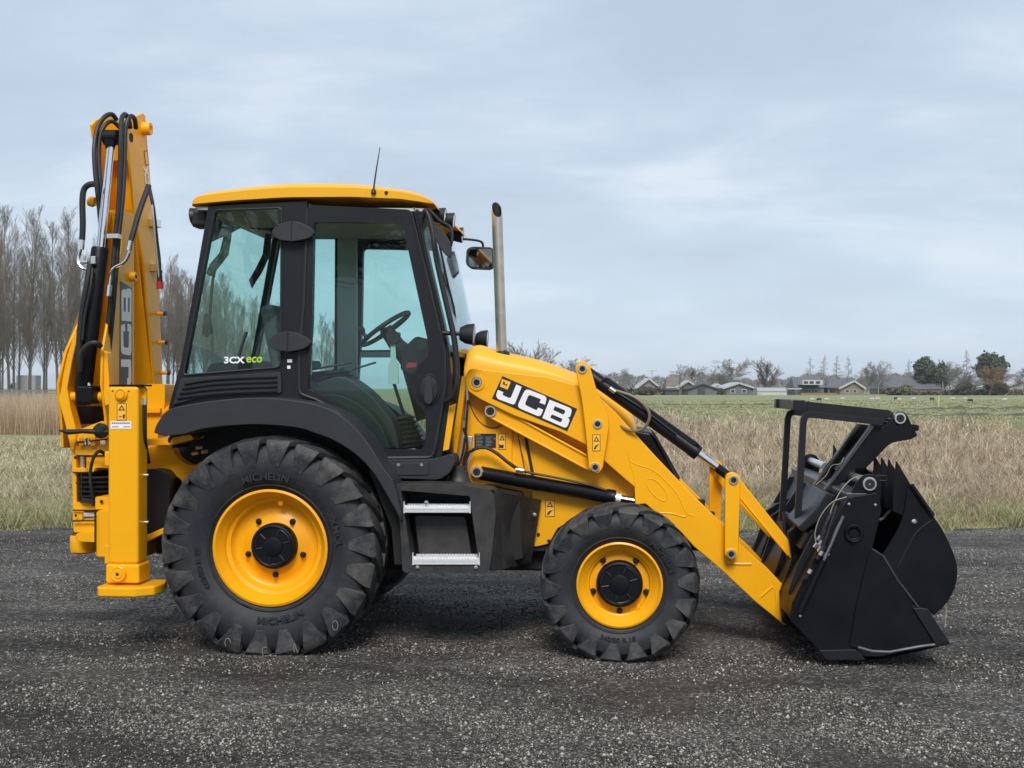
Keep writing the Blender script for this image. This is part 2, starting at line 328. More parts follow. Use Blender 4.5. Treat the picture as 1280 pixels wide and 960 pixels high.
def npmesh(name, V, F3, m, attr=None):
    me = bpy.data.meshes.new(name); V = np.asarray(V, np.float32).reshape(-1, 3); F3 = np.asarray(F3, np.int32).reshape(-1, 3)
    me.vertices.add(len(V)); me.vertices.foreach_set('co', V.ravel())
    me.loops.add(F3.size); me.loops.foreach_set('vertex_index', F3.ravel())
    me.polygons.add(len(F3)); me.polygons.foreach_set('loop_start', np.arange(0, F3.size, 3, dtype=np.int32))
    me.update(calc_edges=True)
    if m: me.materials.append(m)
    return me
def cam_xy(lat, dep):
    return np.stack([CAM.x + FW.x * dep + RT.x * lat, CAM.y + FW.y * dep + RT.y * lat], -1)
GZ = -0.03
fb = MB(); c = BG(640, 900)
fb.add([c + Vector((-3000, -1600, GZ)), c + Vector((3000, -1600, GZ)), c + Vector((3000, 3500, GZ)), c + Vector((-3000, 3500, GZ))], [(0, 1, 2, 3)])
tag(obj('field', fb, M['field'], smooth=False), kind='structure', label='flat green and straw coloured meadow reaching the horizon', )
EDGE = 14.75
def edge_off(lat): return .22 * np.sin(lat * .9 + 1) + .14 * np.sin(lat * 2.3) + .08 * np.sin(lat * 6.1)
def und(x, y): return .010 * np.sin(x * 1.3 + .6 * y) * np.sin(y * .9 + 1) + .006 * np.sin(x * 3.1 - y * 2.2) + .004 * np.sin(x * 7 + y * 5)
def gravel_yard():
    lats = np.linspace(-26, 26, 420); deps = np.concatenate([np.linspace(-20, 4, 14)[:-1], np.linspace(4, EDGE, 150)])
    L, D = np.meshgrid(lats, deps); S = np.clip((D - 4) / (EDGE - 4), 0, 1); D = D + S * edge_off(L)
    xy = cam_xy(L, D); z = und(xy[..., 0], xy[..., 1]); z = np.where(S > .995, GZ - .02, z)
    V = np.concatenate([xy, z[..., None]], -1).reshape(-1, 3); n = len(lats); m = len(deps)
    i = np.arange(m - 1)[:, None] * n + np.arange(n - 1)[None]; i = i.ravel()
    F = np.concatenate([np.stack([i, i + 1, i + n + 1], -1), np.stack([i, i + n + 1, i + n], -1)])
    me = npmesh('gravel_yard', V, F, M['gravel']); me.shade_smooth()
    o = bpy.data.objects.new('gravel_yard', me); COL.objects.link(o); tag(o, 'dark grey gravel yard under the digger', kind='structure')
gravel_yard()
def stones():
    n = 230000
    py = RNG.uniform(655, 985, n); d = 1.72 * FPX / (py - 485); d = d * (1 + RNG.normal(0, .02, n)); lat = RNG.uniform(-700, 700, n) / FPX * d * 1.12
    keep = d < EDGE + edge_off(lat) - .05; d = d[keep]; lat = lat[keep]; n = len(d)
    xy = cam_xy(lat, d)
    dens = .5 + .5 * np.sin(xy[:, 0] * 1.1 + 2 * np.sin(xy[:, 1] * .7)) * np.sin(xy[:, 1] * 1.7 + 1.3 * np.sin(xy[:, 0] * .8))
    dens = np.clip((dens - .32) * 2.4, 0, 1); pn_ = np.array([noise.noise(Vector((a * 1.1, b * 2.0, 3.3))) for a, b in xy[::1]]); dens = np.clip(dens * .5 + .34 + pn_ * 1.7, 0, 1); keep = RNG.uniform(0, 1, n) < .06 + .94 * dens ** 1.8; xy = xy[keep]; n = len(xy); d = d[keep]
    s = np.exp(RNG.normal(math.log(.0040), .45, n)); s = np.clip(s * (1 + .02 * d), .002, .014)
    base = np.array([[1, 0, 0], [0, 1, 0], [-1, 0, 0], [0, -1, 0], [0, 0, .7], [0, 0, -.7]], np.float32)
    V = base[None] * (1 + RNG.normal(0, .28, (n, 6, 3))) * s[:, None, None]
    a = RNG.uniform(0, 2 * PI, n); ca, sa = np.cos(a), np.sin(a); x = V[..., 0] * ca[:, None] - V[..., 1] * sa[:, None]; y = V[..., 0] * sa[:, None] + V[..., 1] * ca[:, None]
    V[..., 0] = x + xy[:, None, 0]; V[..., 1] = y + xy[:, None, 1]; V[..., 2] += (und(xy[:, 0], xy[:, 1]) + s * .25)[:, None]
    T = np.array([[0, 1, 4], [1, 2, 4], [2, 3, 4], [3, 0, 4], [1, 0, 5], [2, 1, 5], [3, 2, 5], [0, 3, 5]])
    F = (np.arange(n)[:, None, None] * 6 + T[None]).reshape(-1, 3)
    m, _, _ = island_mat('stone_chips', [(.035, .032, .029), (.062, .056, .050), (.10, .091, .082), (.155, .143, .13), (.25, .235, .213), (.50, .475, .435)], .85)
    me = npmesh('loose_stones', V, F, m); o = bpy.data.objects.new('loose_stones', me); COL.objects.link(o)
    tag(o, 'small loose grey and pale stone chips scattered over the gravel yard', 'gravel', kind='stuff')
stones()

# --- grasses and weeds
def blades(name, lat, dep, H, W, lean, m, label, z0=GZ, cat_='grass'):
    n = len(lat); xy = cam_xy(lat, dep); a = RNG.uniform(0, 2 * PI, n); la = RNG.uniform(0, 2 * PI, n)
    dirx, diry = np.cos(a), np.sin(a); lx, ly = np.cos(la) * lean * H, np.sin(la) * lean * H
    z = np.full(n, z0)
    V = np.zeros((n, 5, 3), np.float32)
    V[:, 0] = np.stack([xy[:, 0] - dirx * W / 2, xy[:, 1] - diry * W / 2, z], -1); V[:, 1] = np.stack([xy[:, 0] + dirx * W / 2, xy[:, 1] + diry * W / 2, z], -1)
    mx_, my_ = xy[:, 0] + lx * .35, xy[:, 1] + ly * .35
    V[:, 2] = np.stack([mx_ - dirx * W * .4, my_ - diry * W * .4, z + H * .6], -1); V[:, 3] = np.stack([mx_ + dirx * W * .4, my_ + diry * W * .4, z + H * .6], -1)
    V[:, 4] = np.stack([xy[:, 0] + lx, xy[:, 1] + ly, z + H * np.sqrt(np.clip(1 - lean ** 2 * .5, .2, 1))], -1)
    F = (np.arange(n)[:, None, None] * 5 + np.array([[0, 1, 3], [0, 3, 2], [2, 3, 4]])[None]).reshape(-1, 3)
    me = npmesh(name, V, F, m); o = bpy.data.objects.new(name, me); COL.objects.link(o); tag(o, label, cat_, kind='stuff'); return o
def nz(x, y, s, seed=0):
    return .5 + .25 * (np.sin(x * s + seed + 1.7 * np.sin(y * s * .8 + seed)) + np.sin(y * s * 1.3 + 2 * seed + 1.4 * np.sin(x * s * .6)))
straw = [(.50, .42, .26), (.34, .27, .17), (.60, .52, .35), (.26, .20, .14), (.46, .40, .24), (.42, .36, .23)]
m_weed, _, _ = island_mat('dry_weeds', [(.70, .56, .38), (.34, .24, .17), (.84, .70, .50), (.13, .09, .07), (.60, .46, .33), (.92, .82, .62), (.48, .42, .24)], .9, [(1.3, (.24, .165, .14), .50, .64, .55), (.35, (.34, .34, .17), .55, .68, .6), (.6, (.84, .73, .52), .54, .68, .5)], trans=.42)
m_straw, _, _ = island_mat('straw_grass', [(.74, .64, .42), (.40, .34, .20), (.86, .77, .55), (.16, .14, .08), (.66, .58, .38), (.94, .87, .66)], .9, [(.45, (.30, .34, .16), .52, .66, .62), (1.6, (.30, .23, .15), .56, .68, .5)], trans=.42)
m_green, _, _ = island_mat('green_verge', [(.20, .26, .08), (.36, .38, .16), (.60, .54, .33), (.13, .15, .06), (.80, .72, .48), (.44, .40, .23)], .9, trans=.42)
m_reed, _, _ = island_mat('dry_reeds', [(.68, .53, .36), (.46, .34, .23), (.80, .66, .47), (.56, .43, .31), (.36, .26, .19)], .9, trans=.42)
def sample(n, pyA, pyB, pxA, pxB, power=1):
    u = RNG.uniform(0, 1, n) ** power; py = pyA + (pyB - pyA) * u; d = 1.72 * FPX / (py - 485); px = RNG.uniform(pxA, pxB, n); lat = (px - 640) / FPX * d; return lat, d, px
def clump(lat, d, k, r):
    """gather blades into tufts"""
    n = len(lat); idx = RNG.integers(0, max(1, n // k), n); return lat[idx] + RNG.normal(0, 1, n) * r * np.sqrt(d[idx] / 18), d[idx] + RNG.normal(0, 1, n) * r * np.sqrt(d[idx] / 18)
# verge just behind the gravel
lat, d, px = sample(78000, 640, 668, -380, 1720); lat, d = clump(lat, d, 26, .09); d = np.maximum(d, EDGE + edge_off(lat) + .28 * np.sin(lat * 4.3) * np.sin(lat * 1.9) + RNG.normal(0, .16, len(d)) - .10)
h = RNG.uniform(.05, .26, len(d)) * (.6 + .8 * nz(lat, d, 1.6, 3)) * np.clip((d - EDGE + .15) * 1.1, .3, 1.15)
blades('verge_grass', lat, d, h, RNG.uniform(.005, .011, len(d)), RNG.uniform(.3, 1.4, len(d)), m_green, 'short green and straw grass along the edge of the gravel')
lat, d, px = sample(20000, 640, 662, -380, 1720); ti = RNG.integers(0, 330, len(lat)); lat = lat[ti] + RNG.normal(0, .055, len(lat)); d = np.maximum(d[ti], EDGE + edge_off(lat[ti] if False else lat) - .15) + RNG.normal(0, .06, len(lat))
blades('verge_tufts', lat, d, RNG.uniform(.12, .42, len(d)), RNG.uniform(.005, .011, len(d)), RNG.uniform(.3, 1.5, len(d)), m_green, 'ragged taller grass tufts leaning over the edge of the gravel')
# left: straw meadow
lat, d, px = sample(125000, 548, 655, -380, 560, .85); lat, d = clump(lat, d, 22, .11); k = d > EDGE + .25; lat, d = lat[k], d[k]
h = RNG.uniform(.14, .46, len(d)) * (.45 + .9 * nz(lat, d, .8, 1)) * np.clip((d - EDGE) * .5, .3, 1) * np.where(d > 26, .55, 1)
blades('meadow_grass', lat, d, h, np.maximum(.007, d / FPX * 1.15) * RNG.uniform(.5, 1.4, len(d)), RNG.uniform(.3, 1.7, len(d)), m_straw, 'tall straw coloured grass in the left part of the meadow')
# left: reed bed
lat, d, px = sample(135000, 526, 543, -380, 640); h = RNG.uniform(.9, 1.7, len(d)) * (.9 + .15 * nz(lat, d, .7, 5))
blades('reed_bed', lat, d, h, RNG.uniform(.007, .015, len(d)), RNG.uniform(.02, .34, len(d)), m_reed, 'dense belt of tall dry reeds in front of the left tree row', cat_='reeds')
# right and middle: dry brown weeds
lat, d, px = sample(200000, 517, 652, 420, 1720, .9); lat, d = clump(lat, d, 26, .13); pxx = lat / d * FPX + 640; k = (d > EDGE + .3) & (d < 1.72 * FPX / (np.interp(pxx, [600, 760, 1000, 1280], [24, 32, 44, 58]) + 7 * np.sin(pxx * .03) + 8 * RNG.normal(0, 1, len(d)) * .6)); lat, d = lat[k], d[k]
h = RNG.uniform(.18, .62, len(d)) * (.40 + .95 * nz(lat, d, .7, 2)) * np.clip((d - EDGE) * .42, .25, 1)
blades('dry_weeds', lat, d, h, np.maximum(.006, d / FPX * 1.1) * RNG.uniform(.4, 1.5, len(d)), RNG.uniform(.2, 1.7, len(d)), m_weed, 'knee high dry brown weeds and grass behind the loader bucket', cat_='weeds')
# far rough pasture
lat, d, px = sample(100000, 500, 556, 420, 1720, 1.0); h = RNG.uniform(.02, .13, len(d)) * (.2 + 1.5 * nz(lat, d, .22, 4))
m_past, _, _ = island_mat('pasture_tufts', [(.34, .35, .19), (.27, .29, .14), (.46, .42, .27), (.34, .36, .19), (.50, .46, .30)], .95, [(.25, (.46, .40, .27), .5, .62, .55), (.6, (.22, .22, .13), .55, .68, .5)], .3)
blades('pasture_tufts', lat, d, h, d / FPX * 2.0 * RNG.uniform(.6, 1.6, len(d)), RNG.uniform(.5, 1.8, len(d)), m_past, 'rough grass tufts on the far green pasture')
# ditches: dark banks crossing the pasture
m_ditch = mat('ditch_bank', (.07, .065, .05), 1, noise_amt=.8, nscale=.6, col2=(.16, .16, .09))
for px0, px1, py, hh in ((1120, 1500, 511.5, .35), (1010, 1500, 520, .30), (730, 1010, 506, .18)):
    mb = MB(); dd = 1.72 * FPX / (py - 485); a = BG(px0, dd, GZ); b = BG(px1, dd * 1.02, GZ); k = 60; vs = []
    for i in range(k + 1):
        p = a.lerp(b, i / k) + FW * (math.sin(i * .5) * .8); q = hh * (.55 + .45 * math.sin(i * .9) * math.sin(i * .37)) * min(1, i / 6)
        vs += [p - FW * .5, p - FW * .1 + Vector((0, 0, q)), p + FW * 1.2 + Vector((0, 0, q * .7)), p + FW * 2.2]
    mb.add(vs, [(i * 4 + j, i * 4 + 4 + j, i * 4 + 5 + j, i * 4 + 1 + j) for i in range(k) for j in range(3)])
    tag(obj('ditch_bank', mb, m_ditch), kind='structure')

# ------------------------------------------------------------------ bare trees
class Sticks:
    def __init__(s): s.a = []; s.b = []; s.ra = []; s.rb = []
    def add(s, a, b, ra, rb): s.a.append(a); s.b.append(b); s.ra.append(ra); s.rb.append(rb)
    def mesh(s, name, m, n=3):
        A = np.array([tuple(v) for v in s.a]); B = np.array([tuple(v) for v in s.b]); ra = np.array(s.ra); rb = np.array(s.rb)
        D = B - A; D /= np.linalg.norm(D, axis=1)[:, None] + 1e-9; ref = np.where(np.abs(D[:, 2:3]) < .9, [[0, 0, 1.]], [[1., 0, 0]]); U = np.cross(D, ref); U /= np.linalg.norm(U, axis=1)[:, None]; Wv = np.cross(D, U)
        an = np.arange(n) * 2 * PI / n; R = U[:, None] * np.cos(an)[None, :, None] + Wv[:, None] * np.sin(an)[None, :, None]
        V = np.concatenate([A[:, None] + R * ra[:, None, None], B[:, None] + R * rb[:, None, None]], 1)
        T = []
        for k in range(n): k2 = (k + 1) % n; T += [[k, k2, n + k2], [k, n + k2, n + k]]
        F = (np.arange(len(A))[:, None, None] * 2 * n + np.array(T)[None]).reshape(-1, 3)
        me = npmesh(name, V, F, m); return me
def rdir(rr): return Vector((rr.gauss(0, 1), rr.gauss(0, 1), rr.gauss(0, 1))).normalized()
def grow(st, rr, p, d, L, r, lvl, P):
    seg = P['seg'][lvl]; q = p; dd = d; pts = [(p, r, d)]
    for i in range(seg):
        dd = (dd + rdir(rr) * (P.get('wob0', P['wob']) if lvl == 0 else P['wob']) + Vector((0, 0, P['up'][lvl]))).normalized(); nq = q + dd * (L / seg); r2 = r * (1 - (i + 1) / seg * .82)
        st.add(q, nq, pts[-1][1], max(r2, P['rmin'])); q = nq; pts.append((q, max(r2, P['rmin']), dd))
    if lvl + 1 < len(P['n']):
        k = P['n'][lvl + 1]; k = max(1, int(k * rr.uniform(.8, 1.2) * P.get('lenscale', 1)))
        for j in range(k):
            t = P['start'][lvl + 1] + (1 - P['start'][lvl + 1]) * (j + rr.random()) / k; x = t * seg; i = min(int(x), seg - 1); f = x - i
            pp = pts[i][0].lerp(pts[i + 1][0], f); dr = pts[i][2]
            ang = P['ang'][lvl + 1] * rr.uniform(.75, 1.25); sd = dr.cross(rdir(rr)).normalized()
            nd = (dr * math.cos(ang) + sd * math.sin(ang)).normalized()
            ll = L * P['len'][lvl + 1] * rr.uniform(.7, 1.2) * P['shape'](t) if lvl == 0 else L * P['len'][lvl + 1] * rr.uniform(.6, 1.2) * (1.1 - .5 * t)
            grow(st, rr, pp, nd, ll, max(P['rmin'], pts[i][1] * P['rf'][lvl + 1]), lvl + 1, P)
POP = dict(wob0=.022, seg=[9, 5, 3, 2], up=[.05, .17, .15, .12], wob=.075, n=[1, 50, 9, 5], start=[0, .17, .15, .1], ang=[0, .50, .48, .55], len=[1, .29, .46, .60], rf=[1, .34, .42, .6], rmin=.0095, shape=lambda t: 1.15 - .8 * t)
RND_ = dict(seg=[4, 5, 3, 2], up=[.02, .05, .04, .03], wob=.16, n=[1, 24, 12, 12], start=[0, .28, .25, .15], ang=[0, .85, .7, .6], len=[1, .62, .48, .5], rf=[1, .5, .55, .6], rmin=.022, shape=lambda t: 1.1 - .35 * t)
LAR = dict(seg=[8, 3, 2], up=[.0, -.01, .05], wob=.05, n=[1, 60, 9], start=[0, .12, .1], ang=[0, 1.25, .7], len=[1, .23, .5], rf=[1, .3, .6], rmin=.020, shape=lambda t: 1.25 - 1.1 * t)
BUS = dict(seg=[3, 4, 3, 2], up=[.0, .16, .10, .05], wob=.12, n=[1, 34, 11, 9], start=[0, .05, .2, .15], ang=[0, .75, .5, .5], len=[1, .95, .42, .5], rf=[1, .45, .55, .6], rmin=.022, shape=lambda t: 1.1 - .2 * t)
POL = dict(seg=[3, 4, 2, 2], up=[.0, .06, .03, .02], wob=.14, n=[1, 10, 6, 6], start=[0, .45, .5, .2], ang=[0, .65, .7, .8], len=[1, .9, .28, .5], rf=[1, .55, .6, .6], rmin=.03, shape=lambda t: 1.0)
def bark(name, c, c2): return mat(name, c, .95, noise_amt=.8, nscale=1.2, col2=c2, spec=.1)
M['bark_a'] = bark('poplar_bark', (.235, .205, .17), (.155, .135, .115)); M['bark_b'] = bark('far_bark', (.30, .29, .28), (.22, .215, .21)); M['bark_pale'] = bark('pale_bark', (.34, .31, .26), (.22, .20, .17)); M['bark_red'] = bark('red_brown_twigs', (.17, .125, .11), (.12, .09, .08)); M['bark_orange'] = bark('orange_brown_twigs', (.30, .20, .13), (.20, .14, .10))
def tree_meshes(P, H, r0, seed, m):
    rr = random.Random(seed); tr = Sticks(); st = Sticks(); full = Sticks()
    grow(full, rr, Vector((0, 0, 0)), Vector((0, 0, 1)), H, r0, 0, P); k = P['seg'][0]
    for L in ('a', 'b', 'ra', 'rb'): setattr(tr, L, getattr(full, L)[:k]); setattr(st, L, getattr(full, L)[k:])
    return tr.mesh('trunk', m, 8), st.mesh('crown', m, 3)
def put_tree(name, ms, loc, s, rz, label, cat_='tree', group=None, sz=None):
    t = empty(name, loc, label, cat_, group, rz); t.scale = (s, s, sz or s)
    for nm, me in zip(('trunk', 'crown'), ms):
        o = bpy.data.objects.new(nm, me); COL.objects.link(o); o.parent = t
    return t
pops = [tree_meshes(POP, 21, .19, 11 + i, M['bark_a']) for i in range(5)]
rr = random.Random(5); cnt = 0; nrow = 0
def ordw(n):
    a = 'first second third fourth fifth sixth seventh eighth ninth tenth eleventh twelfth thirteenth fourteenth fifteenth sixteenth seventeenth eighteenth nineteenth'.split(); b = {20: 'twent', 30: 'thirt', 40: 'fort', 50: 'fift'}
    return a[n - 1] if n < 20 else (b[n // 10 * 10] + 'ieth' if n % 10 == 0 else b[n // 10 * 10] + 'y ' + a[n % 10 - 1])
for row, (lat0, d0) in enumerate(((-58.5, 118), (-65, 121), (-72, 119))):
    dd = d0; nrow = cnt
    while dd < (420, 330, 300)[row]:
        p = CAM + FW * dd + RT * (lat0 + rr.uniform(-.8, .8)); s = rr.uniform(.9, 1.12)
        cnt += 1
        put_tree('poplar_tree', pops[rr.randrange(5)], (p.x, p.y, GZ), s, rr.uniform(0, 6), 'tall bare poplar, ' + ordw(cnt - nrow) + (' from the left in the front row', ' from the left in the middle row', ' from the left in the back row')[row] + ' behind the reeds', group='bare poplars in the row on the left')
        dd += rr.uniform(4.4, 6.6) if dd < 250 else rr.uniform(8, 12)
# far right trees: kind, px, base py depth, top py
rnds = [tree_meshes(RND_, 10, .26, 31 + i, M['bark_b']) for i in range(3)]; rpale = tree_meshes(RND_, 10, .30, 41, M['bark_pale'])
lars = [tree_meshes(LAR, 12, .2, 51 + i, M['bark_b']) for i in range(3)]; buss = [tree_meshes(BUS, 6, .2, 61 + i, M['bark_b']) for i in range(2)]
bred = tree_meshes(BUS, 6, .2, 71, M['bark_red']); pol = tree_meshes(POL, 7, .45, 81, M['bark_b']); boro = tree_meshes(RND_, 10, .26, 91, M['bark_orange'])
def hgt(ms):
    return max(v.co.z for v in ms[1].vertices)
TR = [  # meshes, px, depth, top py, name, label
 (buss[0], 668, 230, 422, 'bare_tree', 'bushy bare tree rising over the bonnet right of the exhaust pipe', 1.3),
 (rnds[1], 714, 250, 444, 'bare_tree', 'small bare tree just left of the top loader pin', 1.5),
 (rnds[0], 783, 330, 459, 'bare_tree', 'thin solitary bare tree left of the gabled brick house', 1.0),
 (pol, 847, 300, 455, 'pollard_tree', 'pollarded bare tree in front of the dark thatched roof', 1.4),
 (rnds[2], 872, 330, 456, 'bare_tree', 'bare tree behind the dark gabled shed', 1.8),
 (rnds[1], 890, 340, 463, 'bare_tree', 'low bare tree between the shed and the pale tree', 1.8),
 (rpale, 914, 330, 446, 'bare_tree', 'wide pale bare tree above the grey bungalow', 1.7),
 (bred, 957, 300, 444, 'bare_tree', 'dense reddish brown bare tree beside the greenhouse', 1.25),
 (lars[0], 1013, 345, 445, 'bare_tree', 'leftmost of the four narrow bare trees behind the long house', 1.0),
 (lars[1], 1029, 345, 444, 'bare_tree', 'second from left of the four narrow bare trees behind the long house', 1.0),
 (lars[2], 1046, 345, 444, 'bare_tree', 'third from left of the four narrow bare trees behind the houses', 1.0),
 (lars[0], 1061, 345, 445, 'bare_tree', 'rightmost of the four narrow bare trees behind the white trimmed gable', 1.0),
 (rpale, 1083, 310, 457, 'bare_tree', 'pale bare tree just right of the white trimmed gable', 1.2),
 (rnds[0], 1098, 310, 449, 'bare_tree', 'upright bare tree left of the big farmhouse roof', 1.3),
 (lars[1], 1135, 320, 449, 'bare_tree', 'slim pointed bare tree behind the farmhouse ridge', 1.0),
 (buss[1], 1176, 320, 447, 'bare_tree', 'bushy bare tree right of the round dark pine', 1.3),
 (rnds[2], 1191, 310, 455, 'bare_tree', 'bare tree between the farmhouse and the tallest tree', 1.6),
 (lars[2], 1208, 310, 437, 'bare_tree', 'tallest narrow bare tree on the right skyline', 1.0),
 (boro, 1237, 285, 455, 'bare_tree', 'rounded orange brown tree in front of the green pine', 1.9),
 (rnds[1], 1278, 300, 457, 'bare_tree', 'bare tree above the pale barn at the right edge', 1.5),
]
for i, (ms, px, dp, top, nm, lab, ws) in enumerate(TR):
    p = BG(px, dp, GZ); s = (HZ(top, dp) - GZ) / hgt(ms); o = put_tree(nm, ms, p, s * ws, i * 1.3, lab, sz=s)
# trees behind the photographer, mirrored in the rear side window
for i, (x, y, s) in enumerate(((-5.6, -22, .9), (-2.6, -27, .8), (-9.5, -29, .7), (9, -40, .8))):
    put_tree('bare_tree', rnds[i % 3] if i else rpale, (x, y, GZ), s * 1.5, i, ['large pale bare tree behind the camera, mirrored in the cab glass', 'bare tree behind the camera left of the yard', 'bare tree furthest left behind the camera', 'bare tree furthest right behind the camera'][i])
# leafy crowns as many small leaf faces gathered in clumps
def leaf_mesh(name, seed, R, H, m, nclump=60, per=90, size=.28, base=0.15, flat=.6):
    rg = np.random.default_rng(seed); C_ = []
    while len(C_) < nclump:
        p = rg.uniform(-1, 1, 3)
        if np.linalg.norm(p) < 1 and np.linalg.norm(p) > .35: C_.append(p)
    C_ = np.array(C_) * [R, R, H / 2] + [0, 0, H / 2 + base]; C_[:, :2] *= (1 + rg.normal(0, .12, (nclump, 1)))
    P = (C_[:, None] + rg.normal(0, 1, (nclump, per, 3)) * [R * .16, R * .16, H * .07]).reshape(-1, 3); n = len(P)
    A = rg.normal(0, 1, (n, 3)); A /= np.linalg.norm(A, axis=1)[:, None]; B = np.cross(A, rg.normal(0, 1, (n, 3))); B /= np.linalg.norm(B, axis=1)[:, None]
    s = size * rg.uniform(.5, 1.3, (n, 1)); V = np.stack([P - A * s, P + B * s * flat, P + A * s, P - B * s * flat], 1)
    F = (np.arange(n)[:, None, None] * 4 + np.array([[0, 1, 2], [0, 2, 3]])[None]).reshape(-1, 3)
    return npmesh(name, V, F, m)
m_pine, _, _ = island_mat('pine_needles', [(.085, .11, .08), (.115, .145, .10), (.07, .09, .07), (.14, .165, .12)], .9)
m_hedge, _, _ = island_mat('hedge_leaves', [(.09, .09, .07), (.13, .125, .09), (.065, .065, .052), (.16, .15, .115)], .9)
m_hpale, _, _ = island_mat('olive_bush', [(.17, .17, .10), (.22, .21, .13), (.13, .13, .08)], .9)
m_wood, _, _ = island_mat('far_wood_twigs', [(.20, .19, .18), (.15, .14, .135), (.25, .24, .225), (.17, .16, .15)], .95)
def leafy(name, px, dp, top, bot, wpx, m, lab, cat_, trunk=True, seed=1, **kw):
    p = BG(px, dp, GZ); R = wpx / 2 / FPX * dp; zt = HZ(top, dp); zb = HZ(bot, dp); t = empty(name, p, lab, cat_)
    cm = leaf_mesh('crown', seed, R, zt - zb, m, base=zb - GZ, **kw); o = bpy.data.objects.new('crown', cm); COL.objects.link(o); o.parent = t
    if trunk: obj('trunk', MB().tube([(0, 0, 0), (.1, 0, zb * .6), (0, 0, (zt + zb) / 2)], [.4, .32, .15], 8), M['bark_b'], t)
    return t
leafy('pine_tree', 1157, 315, 449, 478, 25, m_pine, 'round dark green pine behind the farmhouse roof', 'tree', seed=3, nclump=70, size=.4)
leafy('pine_tree', 1178, 318, 455, 486, 14, m_pine, 'thin dark pine between the farmhouse and the tallest tree', 'tree', seed=4, nclump=26, per=60, size=.4)
leafy('pine_tree', 1238, 300, 444, 474, 30, m_pine, 'green pine crown behind the orange brown tree', 'tree', seed=5, nclump=70, size=.4)
leafy('garden_bush', 1133, 285, 482, 495, 17, m_hpale, 'rounded olive bush before the big farmhouse', 'bush', False, seed=6, size=.3)
leafy('garden_bush', 1118, 288, 485, 495, 26, m_hedge, 'dark bush left of the olive bush at the farmhouse', 'bush', False, seed=7, size=.3)
leafy('garden_bush', 1245, 286, 478, 494, 24, m_hedge, 'dark bush below the orange brown tree', 'bush', False, seed=8, size=.3)
leafy('garden_bush', 1205, 286, 479, 494, 20, m_hedge, 'dark bush at the foot of the tallest narrow tree', 'bush', False, seed=9, size=.3)
leafy('garden_bush', 902, 300, 487, 494, 8, m_hedge, 'small bush between the dark shed and the grey bungalow', 'bush', False, seed=12, size=.25, nclump=20)
leafy('garden_bush', 808, 285, 484, 495, 22, m_hedge, 'bush in front of the brick gable house', 'bush', False, seed=10, size=.3)
def hedge(px0, px1, dp, top, m, lab, seed):
    a = BG(px0, dp, GZ); b = BG(px1, dp, GZ); h = HZ(top, dp); n = int((b - a).length * 60); rg = np.random.default_rng(seed)
    u = rg.uniform(0, 1, n); P = np.array(a)[None] + np.outer(u, np.array(b - a)) + rg.normal(0, .35, (n, 3)); P[:, 2] = rg.uniform(0, 1, n) ** .8 * h * (.8 + .2 * np.sin(u * 40) * np.sin(u * 17))
    A = rg.normal(0, 1, (n, 3)); A /= np.linalg.norm(A, axis=1)[:, None]; B = np.cross(A, rg.normal(0, 1, (n, 3))); B /= np.linalg.norm(B, axis=1)[:, None]; s = .28
    V = np.stack([P - A * s, P + B * s, P + A * s, P - B * s], 1); F = (np.arange(n)[:, None, None] * 4 + np.array([[0, 1, 2], [0, 2, 3]])[None]).reshape(-1, 3)
    o = bpy.data.objects.new('hedge', npmesh('hedge', V, F, m)); COL.objects.link(o); tag(o, lab, 'hedge')
hedge(1100, 1175, 290, 489, m_hedge, 'low dark hedge in front of the farmhouse', 1)
hedge(1178, 1238, 290, 486, m_hedge, 'long dark hedge between the farmhouse and the round tree', 2)
hedge(1240, 1300, 292, 486, m_hpale, 'pale grey green hedge at the right edge', 3)
hedge(775, 832, 300, 483, m_hedge, 'brownish hedge left of the houses', 4)
def woodline():
    """far leafless wood on the skyline: read as one mass"""
    n = 26000; px = RNG.uniform(560, 1420, n); dp = RNG.uniform(470, 620, n)
    top = 476 - 6 * (.5 + .5 * np.sin(px * .045)) - 5 * (.5 + .5 * np.sin(px * .017 + 1)) - 3 * np.sin(px * .21) * np.sin(px * .13)
    z = (1.72 - (top - 485) / FPX * dp) * RNG.uniform(0, 1, n) ** .75; lat = (px - 640) / FPX * dp; xy = cam_xy(lat, dp)
    P = np.concatenate([xy, z[:, None]], -1); A = RNG.normal(0, 1, (n, 3)); A[:, 2] = np.abs(A[:, 2]) * 1.6; A /= np.linalg.norm(A, axis=1)[:, None]; B = np.cross(A, RNG.normal(0, 1, (n, 3))); B /= np.linalg.norm(B, axis=1)[:, None]
    V = np.stack([P - A * 1.1, P + B * .16, P + A * 1.1, P - B * .16], 1); F = (np.arange(n)[:, None, None] * 4 + np.array([[0, 1, 2], [0, 2, 3]])[None]).reshape(-1, 3)
    o = bpy.data.objects.new('far_wood', npmesh('far_wood', V, F, m_wood)); COL.objects.link(o); tag(o, 'hazy far leafless wood along the skyline behind the houses', 'wood', kind='stuff')
woodline()

